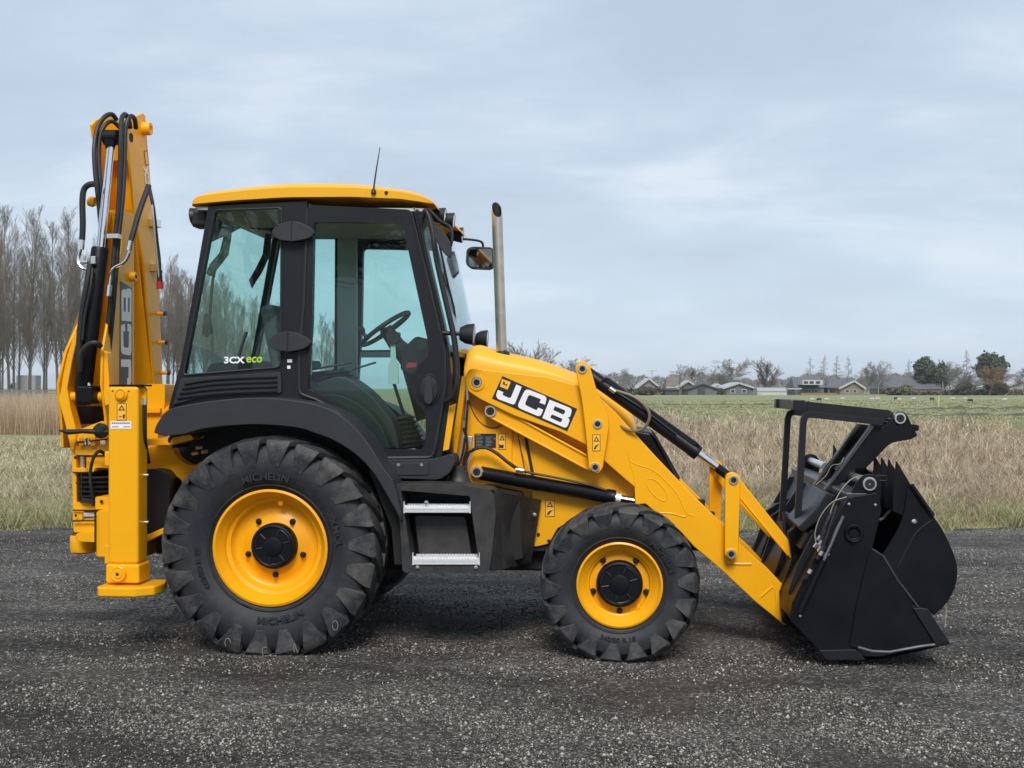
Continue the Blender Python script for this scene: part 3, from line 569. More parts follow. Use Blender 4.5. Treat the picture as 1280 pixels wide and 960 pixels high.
# ------------------------------------------------------------------ far buildings
def hm_(n, c, r=.8, c2=None): return mat(n, c, r, noise_amt=.5, nscale=.8, col2=c2)
B = dict(brick=hm_('far_brick', (.24, .19, .155)), grey=hm_('grey_cladding', (.15, .155, .165)), dark=hm_('dark_cladding', (.06, .065, .075)), roof=hm_('slate_roof', (.13, .135, .15)), purple=hm_('purple_roof', (.15, .135, .16)), thatch=hm_('brown_roof', (.17, .15, .13)),
  pale=hm_('pale_wall', (.50, .50, .47)), white=hm_('white_trim', (.48, .49, .50), .7), pane=mat('dark_window', (.04, .05, .06), .15), palroof=hm_('pale_roof', (.45, .48, .52)), fence=hm_('red_fence', (.30, .17, .12)), wood=hm_('wood_fence', (.24, .23, .18)))
def house(px0, px1, dp, base, eave, ridge, wall, roof, lab, gable='side', trim=None, windows=(), depth=8, rid=None, name='house', cat_='house'):
    """gable='front': gable faces the camera; 'side': the roof slope faces the camera; windows (px0,px1,py0,py1)"""
    t = empty(name, BG((px0 + px1) / 2, dp, GZ), lab, cat_); o = t.location; k = dp / FPX
    def L(px, py, dd=0): return RT * ((px - (px0 + px1) / 2) * k) + FW * dd + Vector((0, 0, HZ(py, dp) - GZ))
    zb = Vector((0, 0, 0)); A = L(px0, eave); Bq = L(px1, eave); f = FW * depth
    a0 = Vector((A.x, A.y, 0)); b0 = Vector((Bq.x, Bq.y, 0))
    obj('wall', MB().prism([a0, b0, Bq, A], f), wall, t)
    rm = MB()
    if gable == 'front':
        C_ = L((px0 + px1) / 2 if rid is None else rid, ridge); obj('gable', MB().prism([A, Bq, C_ - Vector((0, 0, .15))], f), wall, t)
        th = Vector((0, 0, .35)); e1 = (A - C_) * .12; e2 = (Bq - C_) * .12; fr = -FW * .5
        rm.prism([A + e1 + fr, C_ + fr, C_ + th + fr, A + e1 + th + fr], FW * (depth + 1)); rm.prism([C_ + fr, Bq + e2 + fr, Bq + e2 + th + fr, C_ + th + fr], FW * (depth + 1))
        obj('roof', rm, roof, t)
        if trim:
            tm = MB()
            for P, Q in ((A + e1, C_), (C_, Bq + e2)): tm.bar(P + fr * 1.2 + th * .4, Q + fr * 1.2 + th * .4, .15, .42)
            obj('barge_board', tm, trim, t)
    else:
        r0, r1 = rid or (px0 + 2, px1 - 2); R0 = L(r0, ridge, depth / 2); R1 = L(r1, ridge, depth / 2); e = -FW * .4 - Vector((0, 0, .1))
        rm.add([A + e - RT * .4, Bq + e + RT * .4, R1, R0, A + f - e - RT * .4, Bq + f - e + RT * .4], [(0, 1, 2, 3), (5, 4, 3, 2), (0, 3, 4), (1, 5, 2)])
        obj('roof', rm, roof, t)
        if trim: obj('gutter', MB().bar(A + e - RT * .4, Bq + e + RT * .4, .2, .3), trim, t)
    for w0, w1, y0, y1 in windows:
        q = [L(w0, y1, -.06), L(w1, y1, -.06), L(w1, y0, -.06), L(w0, y0, -.06)]; wn = obj('window', MB().prism(q, FW * .1), B['white'], t)
        c_ = sum(q, Vector()) / 4; obj('pane', MB().prism([c_ + (v - c_) * .72 - FW * .04 for v in q], FW * .05), B['pane'], wn)
    return t, L
house(795, 826, 310, 494, 486, 474, B['brick'], B['palroof'], 'brick gable house with pale roof, leftmost of the far houses', 'front', B['white'], [(806, 809, 484, 488), (814, 817, 484, 488)], rid=811)
an = MB(); p0 = BG(815, 320, 0); an.tube([p0, p0 + Vector((0, 0, HZ(463, 320)))], .12, 6); pt = p0 + Vector((0, 0, HZ(463.5, 320))); an.bar(pt - RT * 1.7, pt + RT * 1.7, .12, .15)
tag(obj('roof_aerial', an, M['steel']), 'thin T shaped aerial mast above the leftmost far house', 'aerial')
house(834, 871, 315, 494, 484, 470.5, B['brick'], B['thatch'], 'large house with brown roof behind the pollarded tree', 'side', B['white'], rid=(836, 864), windows=[(853, 857, 487, 491)])
house(848, 872, 308, 494, 485, 477, B['brick'], B['white'], 'low house front with curved white gable beside the brown roof', 'front', B['white'], [(852, 857, 487, 490)], depth=5)
house(832, 849, 296, 494.5, 487, 486, B['dark'], B['dark'], 'dark wooden garden shed at the foot of the pollarded tree', 'side', depth=3, name='shed', cat_='shed')
house(860, 897, 300, 494, 487, 481, B['grey'], B['dark'], 'dark gabled shed with wide black door', 'front', None, [], depth=8, name='shed', cat_='shed')
_p = BG(877, 299.6, GZ); obj_ = tag(obj('shed_door', MB().prism([_p - RT * .9, _p + RT * .9, _p + RT * .9 + Vector((0, 0, 2)), _p - RT * .9 + Vector((0, 0, 2))], FW * .2), B['dark']), 'black double door of the dark gabled shed', 'door')
house(891, 903, 312, 494, 485, 481, B['pale'], B['white'], 'small house end with white roof edge behind the shed', 'front', B['white'], depth=5)
house(905, 942, 300, 494, 485.5, 479.5, B['grey'], B['palroof'], 'grey bungalow with white roof edges and two white windows', 'front', B['white'], [(913, 919, 486.5, 491.5), (927, 933, 486.5, 491.5)], depth=12)
house(994, 1030, 305, 494, 484, 471, B['grey'], B['roof'], 'long grey house with white dormer below the narrow trees', 'side', None, [(1010, 1014, 487, 491), (1018, 1022, 487, 491)], rid=(995, 1028), depth=9)
house(1003, 1030, 303, 494, 478.5, 475, B['white'], B['white'], 'white dormer strip on the long grey house roof', 'side', None, [(1005, 1011, 477, 480), (1014, 1020, 477, 480)], depth=1.0, name='dormer', cat_='dormer') if False else None
_t, _L = house(1035, 1062, 306, 494, 484, 474, B['grey'], B['roof'], 'dark hipped house right of the long grey house', 'side', None, [], rid=(1043, 1062), depth=9)
house(1050, 1080, 298, 494, 485.5, 477, B['brick'], B['purple'], 'brick house with purple roof and white trimmed gable', 'front', B['white'], [(1056, 1062, 487, 491), (1066, 1071, 487, 491)], depth=9, rid=1067)
house(1104, 1177, 312, 494, 486, 469.5, B['brick'], B['roof'], 'big farmhouse with long dark grey roof behind hedges', 'side', None, [(1146, 1150, 487, 491), (1160, 1164, 487, 491)], rid=(1112, 1160), depth=12)
house(1256, 1330, 305, 494, 484, 472.5, B['pale'], B['palroof'], 'long pale barn cut by the right edge of the picture', 'front', B['white'], depth=15, rid=1292, name='barn', cat_='barn')
def dormer():
    t = empty('dormer_house', BG(1016, 301, 0), 'white framed dormer strip with dark panes on the long grey house', 'dormer'); k = 301 / FPX
    z0, z1 = HZ(481, 301), HZ(475, 301); obj('cheek', MB().prism([RT * (-13 * k) + Vector((0, 0, z0)), RT * (13 * k) + Vector((0, 0, z0)), RT * (13 * k) + Vector((0, 0, z1)), RT * (-13 * k) + Vector((0, 0, z1))], FW * 5), B['white'], t)
    for a in (-11, -4, 4): obj('pane', MB().prism([RT * (a * k) + Vector((0, 0, z0 + .25)) - FW * .05, RT * ((a + 5) * k) + Vector((0, 0, z0 + .25)) - FW * .05, RT * ((a + 5) * k) + Vector((0, 0, z1 - .3)) - FW * .05, RT * (a * k) + Vector((0, 0, z1 - .3)) - FW * .05], FW * .1), B['pane'], t)
dormer()
def greenhouse():
    dp = 292; t = empty('greenhouse', BG(965, dp, GZ), 'white framed greenhouse with arched ends left of the long grey house', 'greenhouse'); k = dp / FPX; w_ = 18 * k; h = HZ(484.5, dp); n = 12
    mb = MB(); prof = [(0, 0), (0, h * .6), (.8, h * .88), (2.4, h), (4, h * .88), (4.8, h * .6), (4.8, 0)]
    P = [RT * -w_ + FW * a + Vector((0, 0, b)) for a, b in prof]
    obj('skin', MB().prism(P, RT * 2 * w_), mat('milky_glazing', (.42, .46, .45), .4), t)
    for i in range(n + 1):
        x = -w_ + 2 * w_ * i / n; obj('rib', MB().tube([RT * x + FW * (a if a > 0 else -.08) + Vector((0, 0, b + .06)) for a, b in prof], .09, 4), B['white'], t)
    obj('ridge_board', MB().bar(RT * -w_ + Vector((0, 0, h * .62)) - FW * .1, RT * w_ + Vector((0, 0, h * .62)) - FW * .1, .15, .3), B['white'], t)
    obj('base_board', MB().bar(RT * -w_ + Vector((0, 0, .3)) - FW * .1, RT * w_ + Vector((0, 0, .3)) - FW * .1, .15, .6), B['pale'], t)
greenhouse()
_a = BG(985, 296, HZ(486, 296)); cpt = empty('carport', BG(992, 296, GZ), 'open carport with pale flat roof beside the greenhouse', 'carport')
obj('roof', MB().box((-1.8, -1, HZ(486.5, 296)), (1.8, 3, HZ(485, 296))), B['palroof'], cpt)
for x in (-1.6, 0, 1.6): obj('post', MB().box((x - .1, -.9, 0), (x + .1, -.7, HZ(486.6, 296))), B['dark'], cpt)
def fence(px0, px1, dp, top, m, lab, n):
    t = empty('garden_fence', BG(px0, dp, GZ), lab, 'fence'); L_ = (px1 - px0) / FPX * dp; h = HZ(top, dp)
    for i in range(n):
        x = L_ * (i + .5) / n; ww = L_ / n * .42; obj('fence_panel', MB().prism([RT * (x - ww) + Vector((0, 0, .05)), RT * (x + ww) + Vector((0, 0, .05)), RT * (x + ww) + Vector((0, 0, h)), RT * (x - ww) + Vector((0, 0, h))], FW * .06), m, t)
    for z in (.35, .8): obj('rail', MB().bar(Vector((0, 0, h * z)) + FW * .12, RT * L_ + Vector((0, 0, h * z)) + FW * .12, .08, .12), m, t)
fence(1001, 1046, 290, 491, B['fence'], 'low red brown fence before the long grey house', 16)
fence(1046, 1108, 284, 492.5, B['wood'], 'low grey wooden fence before the white trimmed gable', 22)
# sheep
m_wool = mat('sheep_wool', (.52, .48, .40), .95, noise_amt=.6, nscale=9, col2=(.38, .34, .27), bump=.6, bscale=20); m_dw = mat('dark_wool', (.06, .05, .04), .95, noise_amt=.5); m_face = mat('sheep_face', (.12, .10, .08), .9)
def sheep(px, dp, face, m, lab):
    t = empty('sheep', BG(px, dp, GZ), lab, 'sheep', rz=0); t.scale = (.62, .62, .62)
    X = RT * face
    rings = [(-.46, .10, .60), (-.40, .19, .60), (-.2, .25, .58), (.05, .26, .57), (.28, .23, .58), (.38, .17, .60), (.47, .11, .56), (.56, .10, .46), (.64, .085, .34), (.72, .05, .25)]
    vs = []; n = 10
    for x, r, z in rings:
        for k in range(n): a = 2 * PI * k / n; vs.append(X * x + FW * (r * .85 * math.cos(a)) + Vector((0, 0, z + r * math.sin(a))))
    mb = MB().add(vs, [(i * n + k, i * n + (k + 1) % n, (i + 1) * n + (k + 1) % n, (i + 1) * n + k) for i in range(len(rings) - 1) for k in range(n)] + [tuple(range(n)), tuple(range((len(rings) - 1) * n, len(rings) * n))[::-1]])
    for s in (-1, 1):
        mb.tube([X * -.33 + FW * .12 * s + Vector((0, 0, .5)), X * -.36 + FW * .12 * s + Vector((0, 0, .25)), X * -.32 + FW * .12 * s], [.07, .035, .028], 6)
        mb.tube([X * .28 + FW * .1 * s + Vector((0, 0, .5)), X * .28 + FW * .1 * s + Vector((0, 0, .25)), X * .30 + FW * .1 * s], [.065, .033, .028], 6)
        mb.tube([X * .56 + FW * .07 * s + Vector((0, 0, .50)), X * .54 + FW * .17 * s + Vector((0, 0, .50))], [.03, .012], 5)
    obj('body', mb, m, t); return t
SH = [(1053, 157, 1, 0, 'white sheep grazing, leftmost of the flock below the fence'), (1015, 150, 1, 0, 'white sheep grazing left of the black top frame end'), (1024, 152, -1, 1, 'brown sheep grazing above the black top frame'), (1033, 150, 1, 0, 'white sheep right of the brown one above the black top frame'),
      (1090, 155, 1, 0, 'white sheep, left one of the pair right of the gable house'), (1097, 157, -1, 0, 'white sheep, right one of the pair right of the gable house'), (1120, 165, 1, 1, 'dark sheep standing behind a white one'), (1124, 148, 1, 0, 'white sheep in front of the dark one'),
      (1142, 160, -1, 0, 'large white sheep below the olive bush'), (1165, 158, 1, 1, 'small dark sheep near the yellow stake'), (1191, 160, -1, 0, 'white sheep grazing below the long dark hedge'), (1206, 162, 1, 0, 'pale sheep left of the black sheep'), (1213, 140, -1, 1, 'big black sheep grazing low in the pasture'), (1256, 145, -1, 0, 'white sheep nearest the right edge')]
for px, dp, f, dk, lab in SH: sheep(px, dp, f, m_dw if dk else m_wool, lab)
stk = MB(); p = BG(1173, 105, GZ); stk.tube([p, p + Vector((.05, 0, 1.1))], .05, 6); tag(obj('marker_stake', stk, mat('pale_yellow_stake', (.55, .50, .22), .7)), 'thin pale yellow stake standing in the pasture', 'stake')
# road bank, guard rail and vehicles behind the left tree row
rail = empty('guard_rail', BG(-30, 112, GZ), 'grey steel guard rail running behind the reeds on the left', 'guard rail')
L_ = 300 / FPX * 112; m_rail = mat('weathered_rail', (.16, .16, .16), .8)
for z in (1.25, 1.5): obj('beam', MB().bar(Vector((0, 0, z)), RT * L_ + Vector((0, 0, z)), .08, .14), m_rail, rail)
for i in range(12): obj('post', MB().bar(RT * (L_ * (i + .5) / 12) + FW * .12, RT * (L_ * (i + .5) / 12) + FW * .12 + Vector((0, 0, 1.55)), .1, .1, up=(1, 0, 0)), m_rail, rail)
def van():
    t = empty('box_van', BG(22, 175, GZ), 'white box van parked behind the left poplar trunks', 'van'); k = RT; bm_ = mat('van_white', (.42, .43, .45), .5)
    def P(x, y, z): return k * x + FW * y + Vector((0, 0, z))
    obj('cargo_box', MB().prism([P(-.2, 0, .9), P(2.6, 0, .9), P(2.6, 0, 3.6), P(-.2, 0, 3.6)], FW * 2.1), bm_, t, .03)
    cb = obj('cab', MB().prism([P(-2.1, .1, .6), P(-.25, .1, .6), P(-.25, .1, 2.5), P(-1.0, .1, 2.5), P(-1.5, .1, 1.7), P(-2.1, .1, 1.5)], FW * 1.9), bm_, t, .05)
    obj('side_window', MB().prism([P(-1.35, .07, 1.7), P(-.5, .07, 1.7), P(-.5, .07, 2.3), P(-.95, .07, 2.3)], FW * .05), B['pane'], cb)
    for x in (-1.4, 1.7): obj('wheel', MB().lathe([(0, -.1), (.33, -.1), (.38, -.05), (.38, .2), (0, .2)], P(x, .1, .42), FW, 16), M['tyre'], t)
van()

# ================================================================== MACHINE
R = empty('backhoe_loader', (0, 0, 0), 'yellow and black backhoe loader parked side on, folded boom behind and black bucket in front', 'digger')
Yb, Kb, Pb = M['yellow'], M['black'], M['plastic']
# ------------------------------------------------------------------ wheels
def tyre_mesh(Rt, W, rr_, nl, lug):
    mb = MB(); hw = W / 2
    base = Rt - lug
    prof = [(rr_ - .012, hw * .62), (rr_ + .012, hw * .70), (rr_ + .035, hw * .78), (rr_ + (base - rr_) * .30, hw * .95), (rr_ + (base - rr_) * .55, hw * 1.0), (rr_ + (base - rr_) * .78, hw * .945), (base - .035, hw * .85), (base - .008, hw * .72), (base, hw * .5), (base + .003, 0)]
    full = [(r, -y) for r, y in prof] + [(r, y) for r, y in prof[::-1][1:]]
    mb.lathe(full, n=96); nbase = len(mb.v)
    # raised protector ring on the sidewall
    for s in (-1, 1):
        r1 = rr_ + .03; mb.lathe([(r1, s * hw * .70), (r1 + .004, s * (hw * .80 + .006)), (r1 + .012, s * (hw * .82 + .006)), (r1 + .02, s * hw * .78)], n=96)
    wear = [0.0] * len(mb.v)
    # lugs: path from the centre line over the shoulder and down the sidewall
    def prof_pt(v):      # v in [0,1] across the tread, (1,1.6] down the wall
        if v <= 1:
            y = hw * .96 * v; r = Rt - .012 * v ** 2 - .010 * v ** 6; return r, y, base - .004
        t = (v - 1) / .6; y = hw * (.96 + .055 * math.sin(t * PI * .6)); r = Rt - .022 - (Rt - rr_) * .50 * t
        return r, y, r
    for side in (-1, 1):
        for i in range(nl):
            th0 = 2 * PI * (i + (.5 if side > 0 else 0)) / nl; pitch = 2 * PI / nl
            vsn = [0, .3, .6, .85, 1, 1.12, 1.3, 1.48, 1.6]; rows = []
            for v in vsn:
                r, y, rb = prof_pt(v); th = th0 + (pitch * 1.15 * (min(v, 1.0)) + pitch * .10 * max(0, v - 1)); 
                aw = pitch * (.20 + .19 * min(v, 1)) if v <= 1 else pitch * max(.20, .41 - .22 * ((v - 1) / .6) ** 1.25)
                if v <= 1:
                    inn = (base - .01, y); top = (r, y); top2 = (r - .004, y)
                else:
                    t = (v - 1) / .6; out = hw * 1.0 + .016 * (1 - t * .9); yi = hw * .82; inn = (r, yi); top = (r, out + .006 * (1 - t * .8)); top2 = (r, out - .009 * (1 - t * .6))
                flare = pitch * .045
                q = []
                for (rad, yy), ang in ((inn, -aw - flare), (top, -aw), (top2, aw), (inn, aw + flare)):
                    a = th + ang; q.append((rad * math.cos(a), side * yy, rad * math.sin(a)))
                rows.append(q)
            vs = [p for q in rows for p in q]; m = len(rows)
            fs = [(a * 4 + k, a * 4 + k + 1, a * 4 + 5 + k, a * 4 + 4 + k) for a in range(m - 1) for k in range(3)] + [(0, 1, 2, 3), ((m - 1) * 4 + 3, (m - 1) * 4 + 2, (m - 1) * 4 + 1, (m - 1) * 4)]
            mb.add(vs, fs); wear += [.45 + .55 * (1 if 0 < k % 4 < 3 else .2) for k in range(len(vs))]
    me = bpy.data.meshes.new('tyre'); me.from_pydata(mb.v, [], mb.f)
    bm = bmesh.new(); bm.from_mesh(me); bmesh.ops.recalc_face_normals(bm, faces=bm.faces); bm.to_mesh(me); bm.free()
    at = me.attributes.new('wear', 'FLOAT', 'POINT'); at.data.foreach_set('value', wear)
    return me
def font_mesh(txt, size, depth, bold=0.0, sx=1.0):
    cu = bpy.data.curves.new('letters', 'FONT'); cu.body = txt; cu.size = size; cu.extrude = depth / 2; cu.offset = bold; cu.align_x = 'CENTER'; cu.align_y = 'CENTER'; cu.resolution_u = 3
    o = bpy.data.objects.new('letters', cu); me = bpy.data.meshes.new_from_object(o); bpy.data.objects.remove(o); bpy.data.curves.remove(cu)
    for v in me.vertices: v.co.x *= sx
    return me
def arc_text(name, txt, size, rad, ang, y, parent, m, depth=.005, sx=1.15, inward=False):
    """raised letters bent round the wheel centre; ang measured in the XZ plane, outer side is -Y"""
    me = font_mesh(txt, size, depth, size * .02, sx)
    for v in me.vertices:
        u, t, h = v.co
        if inward: a = ang + u / rad; rr2 = rad - t        # upright at the bottom of the wheel
        else: a = ang - u / rad; rr2 = rad + t
        v.co = Vector((rr2 * math.cos(a), y - h, rr2 * math.sin(a)))
    return obj(name, me, m, parent, smooth=False)
M['tyre_text'] = mat('tyre_lettering', (.017, .018, .022), .6)
M['chalk'] = mat('chalk_line', (.30, .30, .29), .9)
def wheel(name, cpx, cpy, Yo, Rt, W, rr_, nl, lug, front=False):
    c = PY(cpx, cpy, Yo + .01); hw = W / 2; c = Vector((c.x, Yo + hw, c.z))
    rim = MB(); y0 = -hw * .70
    if front: prof = [(rr_ - .004, y0 + .0), (rr_ + .008, y0 - .004), (rr_ + .010, y0 - .014), (rr_ - .002, y0 - .020), (rr_ - .010, y0 - .010), (rr_ - .018, y0 + .012), (rr_ - .040, y0 + .022), (rr_ - .050, y0 + .05), (rr_ - .066, y0 + .058), (rr_ - .072, y0 + .085), (rr_ * .55, y0 + .082), (0, y0 + .082)]
    else: prof = [(rr_ - .004, y0 + .0), (rr_ + .010, y0 - .004), (rr_ + .012, y0 - .016), (rr_ - .004, y0 - .022), (rr_ - .012, y0 - .012), (rr_ - .020, y0 + .020), (rr_ - .040, y0 + .035), (rr_ - .050, y0 + .075), (rr_ - .075, y0 + .085), (rr_ - .085, y0 + .125), (rr_ - .115, y0 + .142), (rr_ * .58, y0 + .135), (rr_ * .54, y0 + .120), (0, y0 + .118)]
    rim.lathe(prof, n=72); rim.lathe([(rr_ - .004, y0), (rr_ - .03, y0 + .05), (rr_ - .03, -y0 - .05), (rr_ - .004, -y0)], n=72)
    rim.lathe([(0, -y0 - .09), (rr_ - .04, -y0 - .09)], n=72)
    w_ = obj(name, rim, M['rim'], R, angle=50); w_.location = c
    tme = tyre_mesh(Rt, W, rr_, nl, lug)
    for v in tme.vertices:        # the tyre stands flat on the ground and bulges a little there
        if v.co.z < -c.z + .004: v.co.z = -c.z + .004 - (-c.z + .004 - v.co.z) * .15
        if v.co.z < -c.z + .13 and abs(v.co.y) > hw * .7: v.co.y *= 1 + .035 * (1 - (v.co.z + c.z) / .13)
    ty = obj('tyre', tme, M['tyre'], w_, bevel=.0065)
    ty.modifiers[0].angle_limit = math.radians(42)
    hy = prof[-1][1]; hr = .150 if not front else .148
    hub = MB(); hub.lathe([(hr, hy + .02), (hr, hy - .05), (hr - .008, hy - .062), (hr - .02, hy - .066), (hr - .028, hy - .060), (.062, hy - .060), (.060, hy - .070), (.050, hy - .073), (0, hy - .073)], n=48)
    h = obj('hub_cap', hub, Kb, w_)
    for k in range(3):
        rb = MB()       # raised webs cast into the hub cap
        a0 = 2 * PI * k / 3 + .3
        pts = [(.118 * math.cos(a0 + t * .9), hy - .062, .118 * math.sin(a0 + t * .9)) for t in [j / 6 for j in range(7)]]
        pts = [(.07 * math.cos(a0), hy - .062, .07 * math.sin(a0))] + pts + [(.07 * math.cos(a0 + .9), hy - .062, .07 * math.sin(a0 + .9))]
        rb.tube(pts, .006, 6); obj('cast_web', rb, M['frame'], h)
    br = .193 if not front else .178
    for k in range(5):
        a = PI / 2 + 2 * PI * k / 5 + (PI if True else 0); p = Vector((br * math.cos(a), hy, br * math.sin(a)))
        b = MB().lathe([(.020, .01), (.020, -.006), (.013, -.008), (.013, -.026), (.010, -.030), (0, -.030)], p, n=12); obj('wheel_bolt', b, M['frame'], w_)
    v = MB(); a = math.radians(80 if not front else -52); p = Vector(((rr_ - .07) * math.cos(a), y0 + .09, (rr_ - .07) * math.sin(a))); v.tube([p, p + Vector((0, -.04, -.01))], .016, 10)
    obj('valve_guard', v, M['rim'], w_)
    sw = rr_ + (Rt - lug - rr_) * (.30 if not front else .36); yo = -hw * 1.0 - .0015
    if not front:
        arc_text('raised_lettering', 'MICHELIN', .062, sw, math.radians(-79), yo, ty, M['tyre_text'], inward=True)
        arc_text('raised_lettering', 'MICHELIN', .062, sw, math.radians(92), yo, ty, M['tyre_text'])
        arc_text('raised_lettering', 'XMCL', .062, sw, math.radians(14), yo, ty, M['tyre_text'])
        arc_text('raised_lettering', '440/80 R 28', .05, sw, math.radians(196), yo, ty, M['tyre_text'])
        for j, (a, sh) in enumerate(((-113, 'a'), (-91, 'b'), (-73, 'c'), (-47, 'd'))):
            q = math.radians(a); rr2 = Rt - .075; cx, cz = rr2 * math.cos(q), rr2 * math.sin(q)
            pts = [(cx + .018 * math.cos(t) * (1 if j != 2 else .8), -hw - .0185, cz + .03 * math.sin(t * (2 if j == 2 else 1))) for t in [k * .5 + j for k in range(9 if j != 3 else 13)]]
            obj('chalk_mark', MB().tube(pts, .0018, 5), M['chalk'], ty)
    else:
        arc_text('raised_lettering', '340/80 R 18', .04, sw, math.radians(-92), yo, ty, M['tyre_text'], inward=True)
        arc_text('raised_lettering', 'MICHELIN', .045, sw, math.radians(35), yo, ty, M['tyre_text'])
    return w_
rw = wheel('rear_wheel', 335, 686, -1.15, .730, .45, .368, 22, .042)
fw = wheel('front_wheel', 774.5, 732.5, -1.13, .512, .345, .262, 18, .034, True)
for s, rz in ((rw, PI), (fw, PI)):
    c2 = copy_tree(s, R); c2.location.y = -s.location.y; c2.rotation_euler.z = rz
print('wheels', rw.location, fw.location)
# axles and chassis
ax = MB(); ax.cyl((rw.location.x, -.85, rw.location.z), (rw.location.x, .85, rw.location.z), .12); ax.cyl((rw.location.x, -.3, rw.location.z), (rw.location.x, .3, rw.location.z), .26)
obj('rear_axle', ax, Kb, R)
ax = MB(); ax.cyl((fw.location.x, -.85, fw.location.z), (fw.location.x, .85, fw.location.z), .09); ax.cyl((fw.location.x, -.22, fw.location.z), (fw.location.x, .22, fw.location.z), .18); obj('front_axle', ax, Kb, R)
ch = MB()
for s in (-1, 1): ch.prism([(-1.0, s * .42, .55), (2.9, s * .42, .62), (2.9, s * .42, .88), (1.2, s * .42, .98), (-1.0, s * .42, 1.02)], (0, s * .06, 0))
obj('chassis_rail', ch, M['dark'], R, .008)
plate('underbody', [(206, 552), (236, 545), (300, 520), (420, 540), (500, 600), (548, 640), (548, 700), (470, 690), (300, 690), (206, 664)], -.50, .50, M['dark'], R, .0)
obj('engine_block', MB().box((.5, -.38, .45), (2.6, .38, 1.15)), M['dark'], R, .02)

# ------------------------------------------------------------------ rear mudguard
mg = cat([(192, 541), (197, 528), (212, 512), (240, 505), (285, 499), (330, 497), (372, 501), (400, 507), (423, 517), (446, 537), (463, 558), (478, 583), (490, 600), (497, 622), (502, 652)], 4) + cat([(496, 641), (483, 618), (468, 593), (448, 571), (420, 552), (395, 542), (372, 535), (330, 531), (292, 532), (255, 536), (229, 543), (205, 545)], 4)
plate('mudguard', mg, -1.13, -.76, Pb, R, .035, seg=4)
mirror_parts = []
mirror_parts.append(COL.objects['mudguard'])
inn = cat([(240, 552), (262, 540), (300, 534), (350, 535), (400, 547), (440, 572), (470, 605), (497, 652), (503, 712)], 4) + [(548, 712), (548, 604), (487, 594), (462, 562), (422, 522), (372, 505), (230, 505)]
plate('wheel_arch_liner', inn, -.74, -.70, M['dark'], R, 0)
flap = [(461, 588), (479, 592), (500, 650), (504, 706), (493, 706), (489, 660)]
plate('mud_flap', flap, -.95, -.92, M['dark'], R, .004)

# ------------------------------------------------------------------ cab
YC = -.80
# side frame of the cab: rear pillar, middle pillar and rails round the rear quarter window
qwin = rnd([(268, 263), (352, 260), (351, 459), (229, 469)], [6, 5, 6, 5])
body = [(261, 256), (350, 252), (420, 251), (384, 251), (384, 500), (372, 503), (330, 500), (280, 500), (225, 506), (211, 512), (226, 455)]
body = [(260, 257), (384, 251), (386, 500), (330, 501), (280, 503), (210, 511), (226, 452), (244, 350)]
sf = plate('cab_side_frame', body, YC, YC + .07, M['frame'], R, .010, holes=[[p for p in reversed(qwin)]])
gl = plate('side_window', rnd([(264, 259), (355, 256), (354, 463), (225, 473)], 4), YC + .020, YC + .026, M['glass'], sf, 0); gl.modifiers.clear()
sealr = MB(); sealr.tube([PY(x, y, YC - .003) for x, y in qwin + [qwin[0]]], .008, 6, False); obj('window_seal', sealr, M['rubber'], gl)
# louvre panel below the quarter window
lp = plate('louvre_panel', rnd([(226, 473), (351, 465), (352, 491), (300, 493), (250, 497), (216, 506)], 3), YC - .02, YC + .01, Pb, sf, .008)
for i in range(4):
    y0 = 472 + i * 6.0; x0 = 230 - i * 3
    pts = [(x0, y0 + 6.5), (262, y0 + 1.5), (300, y0 - 1), (346, y0 - 2.5)]
    s_ = MB(); q = cat(pts, 4); s_.prism([PY(x, y, YC - .034) for x, y in q] + [PY(x, y + 2.6, YC - .034) for x, y in q[::-1]], (0, .016, 0)); obj('louvre_slat', s_, M['frame'], lp, .003)
# door
dglass = rnd([(392, 277), (503, 279), (537, 437), (534, 447), (527, 452), (514, 470), (511, 484), (519, 503), (532, 517), (532, 545), (529, 562), (480, 562), (470, 552), (452, 529), (424, 505), (396, 491), (384, 487), (390, 400)], [6, 7, 3, 4, 5, 5, 6, 5, 7, 5, 6, 5, 4, 3, 3, 3, 5, 0])
dout = rnd([(384, 256), (514, 262), (530, 330), (556, 440), (557, 482), (549, 530), (544, 560), (540, 572), (477, 573), (467, 563), (450, 539), (423, 514), (394, 499), (374, 492), (374, 440), (380, 380)], [5, 6, 0, 5, 5, 3, 4, 7, 6, 3, 3, 3, 3, 6, 0, 0])
dr = plate('door', dout, YC - .015, YC + .045, M['frame'], R, .008, holes=[list(reversed(dglass))])
dg = plate('door_glass', rnd([(389, 272), (507, 274), (541, 438), (541, 560), (480, 565), (464, 556), (422, 509), (384, 490)], 4), YC + .010, YC + .016, M['glass'], dr, 0); dg.modifiers.clear()
e1 = MB(); e1.tube([PY(x, y, YC - .018) for x, y in dout[8:] + dout[:1]], .009, 6, False); e1.tube([PY(x, y, YC - .018) for x, y in rnd([(514, 264), (530, 330), (556, 440), (557, 482), (549, 530), (540, 571), (478, 572)], 5)], .007, 6, False); obj('door_seal', e1, Pb, dr)
pod = plate('handle_recess', circ(536, 487, 15, 20), YC - .022, YC - .010, M['frame'], dr, .004)
hd = MB(); hd.lathe([(.0, -.01), (.056, -.01), (.064, -.004), (.064, .004)], PY(536, 487, YC - .026), (0, 1, 0), 28)
for i in range(len(hd.v)): v = hd.v[i]; c_ = PY(536, 487, YC); hd.v[i] = (v[0], v[1], c_.z + (v[2] - c_.z) * 1.35)
obj('handle_cup', hd, M['dark'], dr)
obj('door_handle', MB().prism([PY(x, y, YC - .048) for x, y in rnd([(532, 470), (539, 470), (541, 500), (538, 505), (533, 505), (530, 500)], 2)], (0, .02, 0)), Pb, dr, .004)
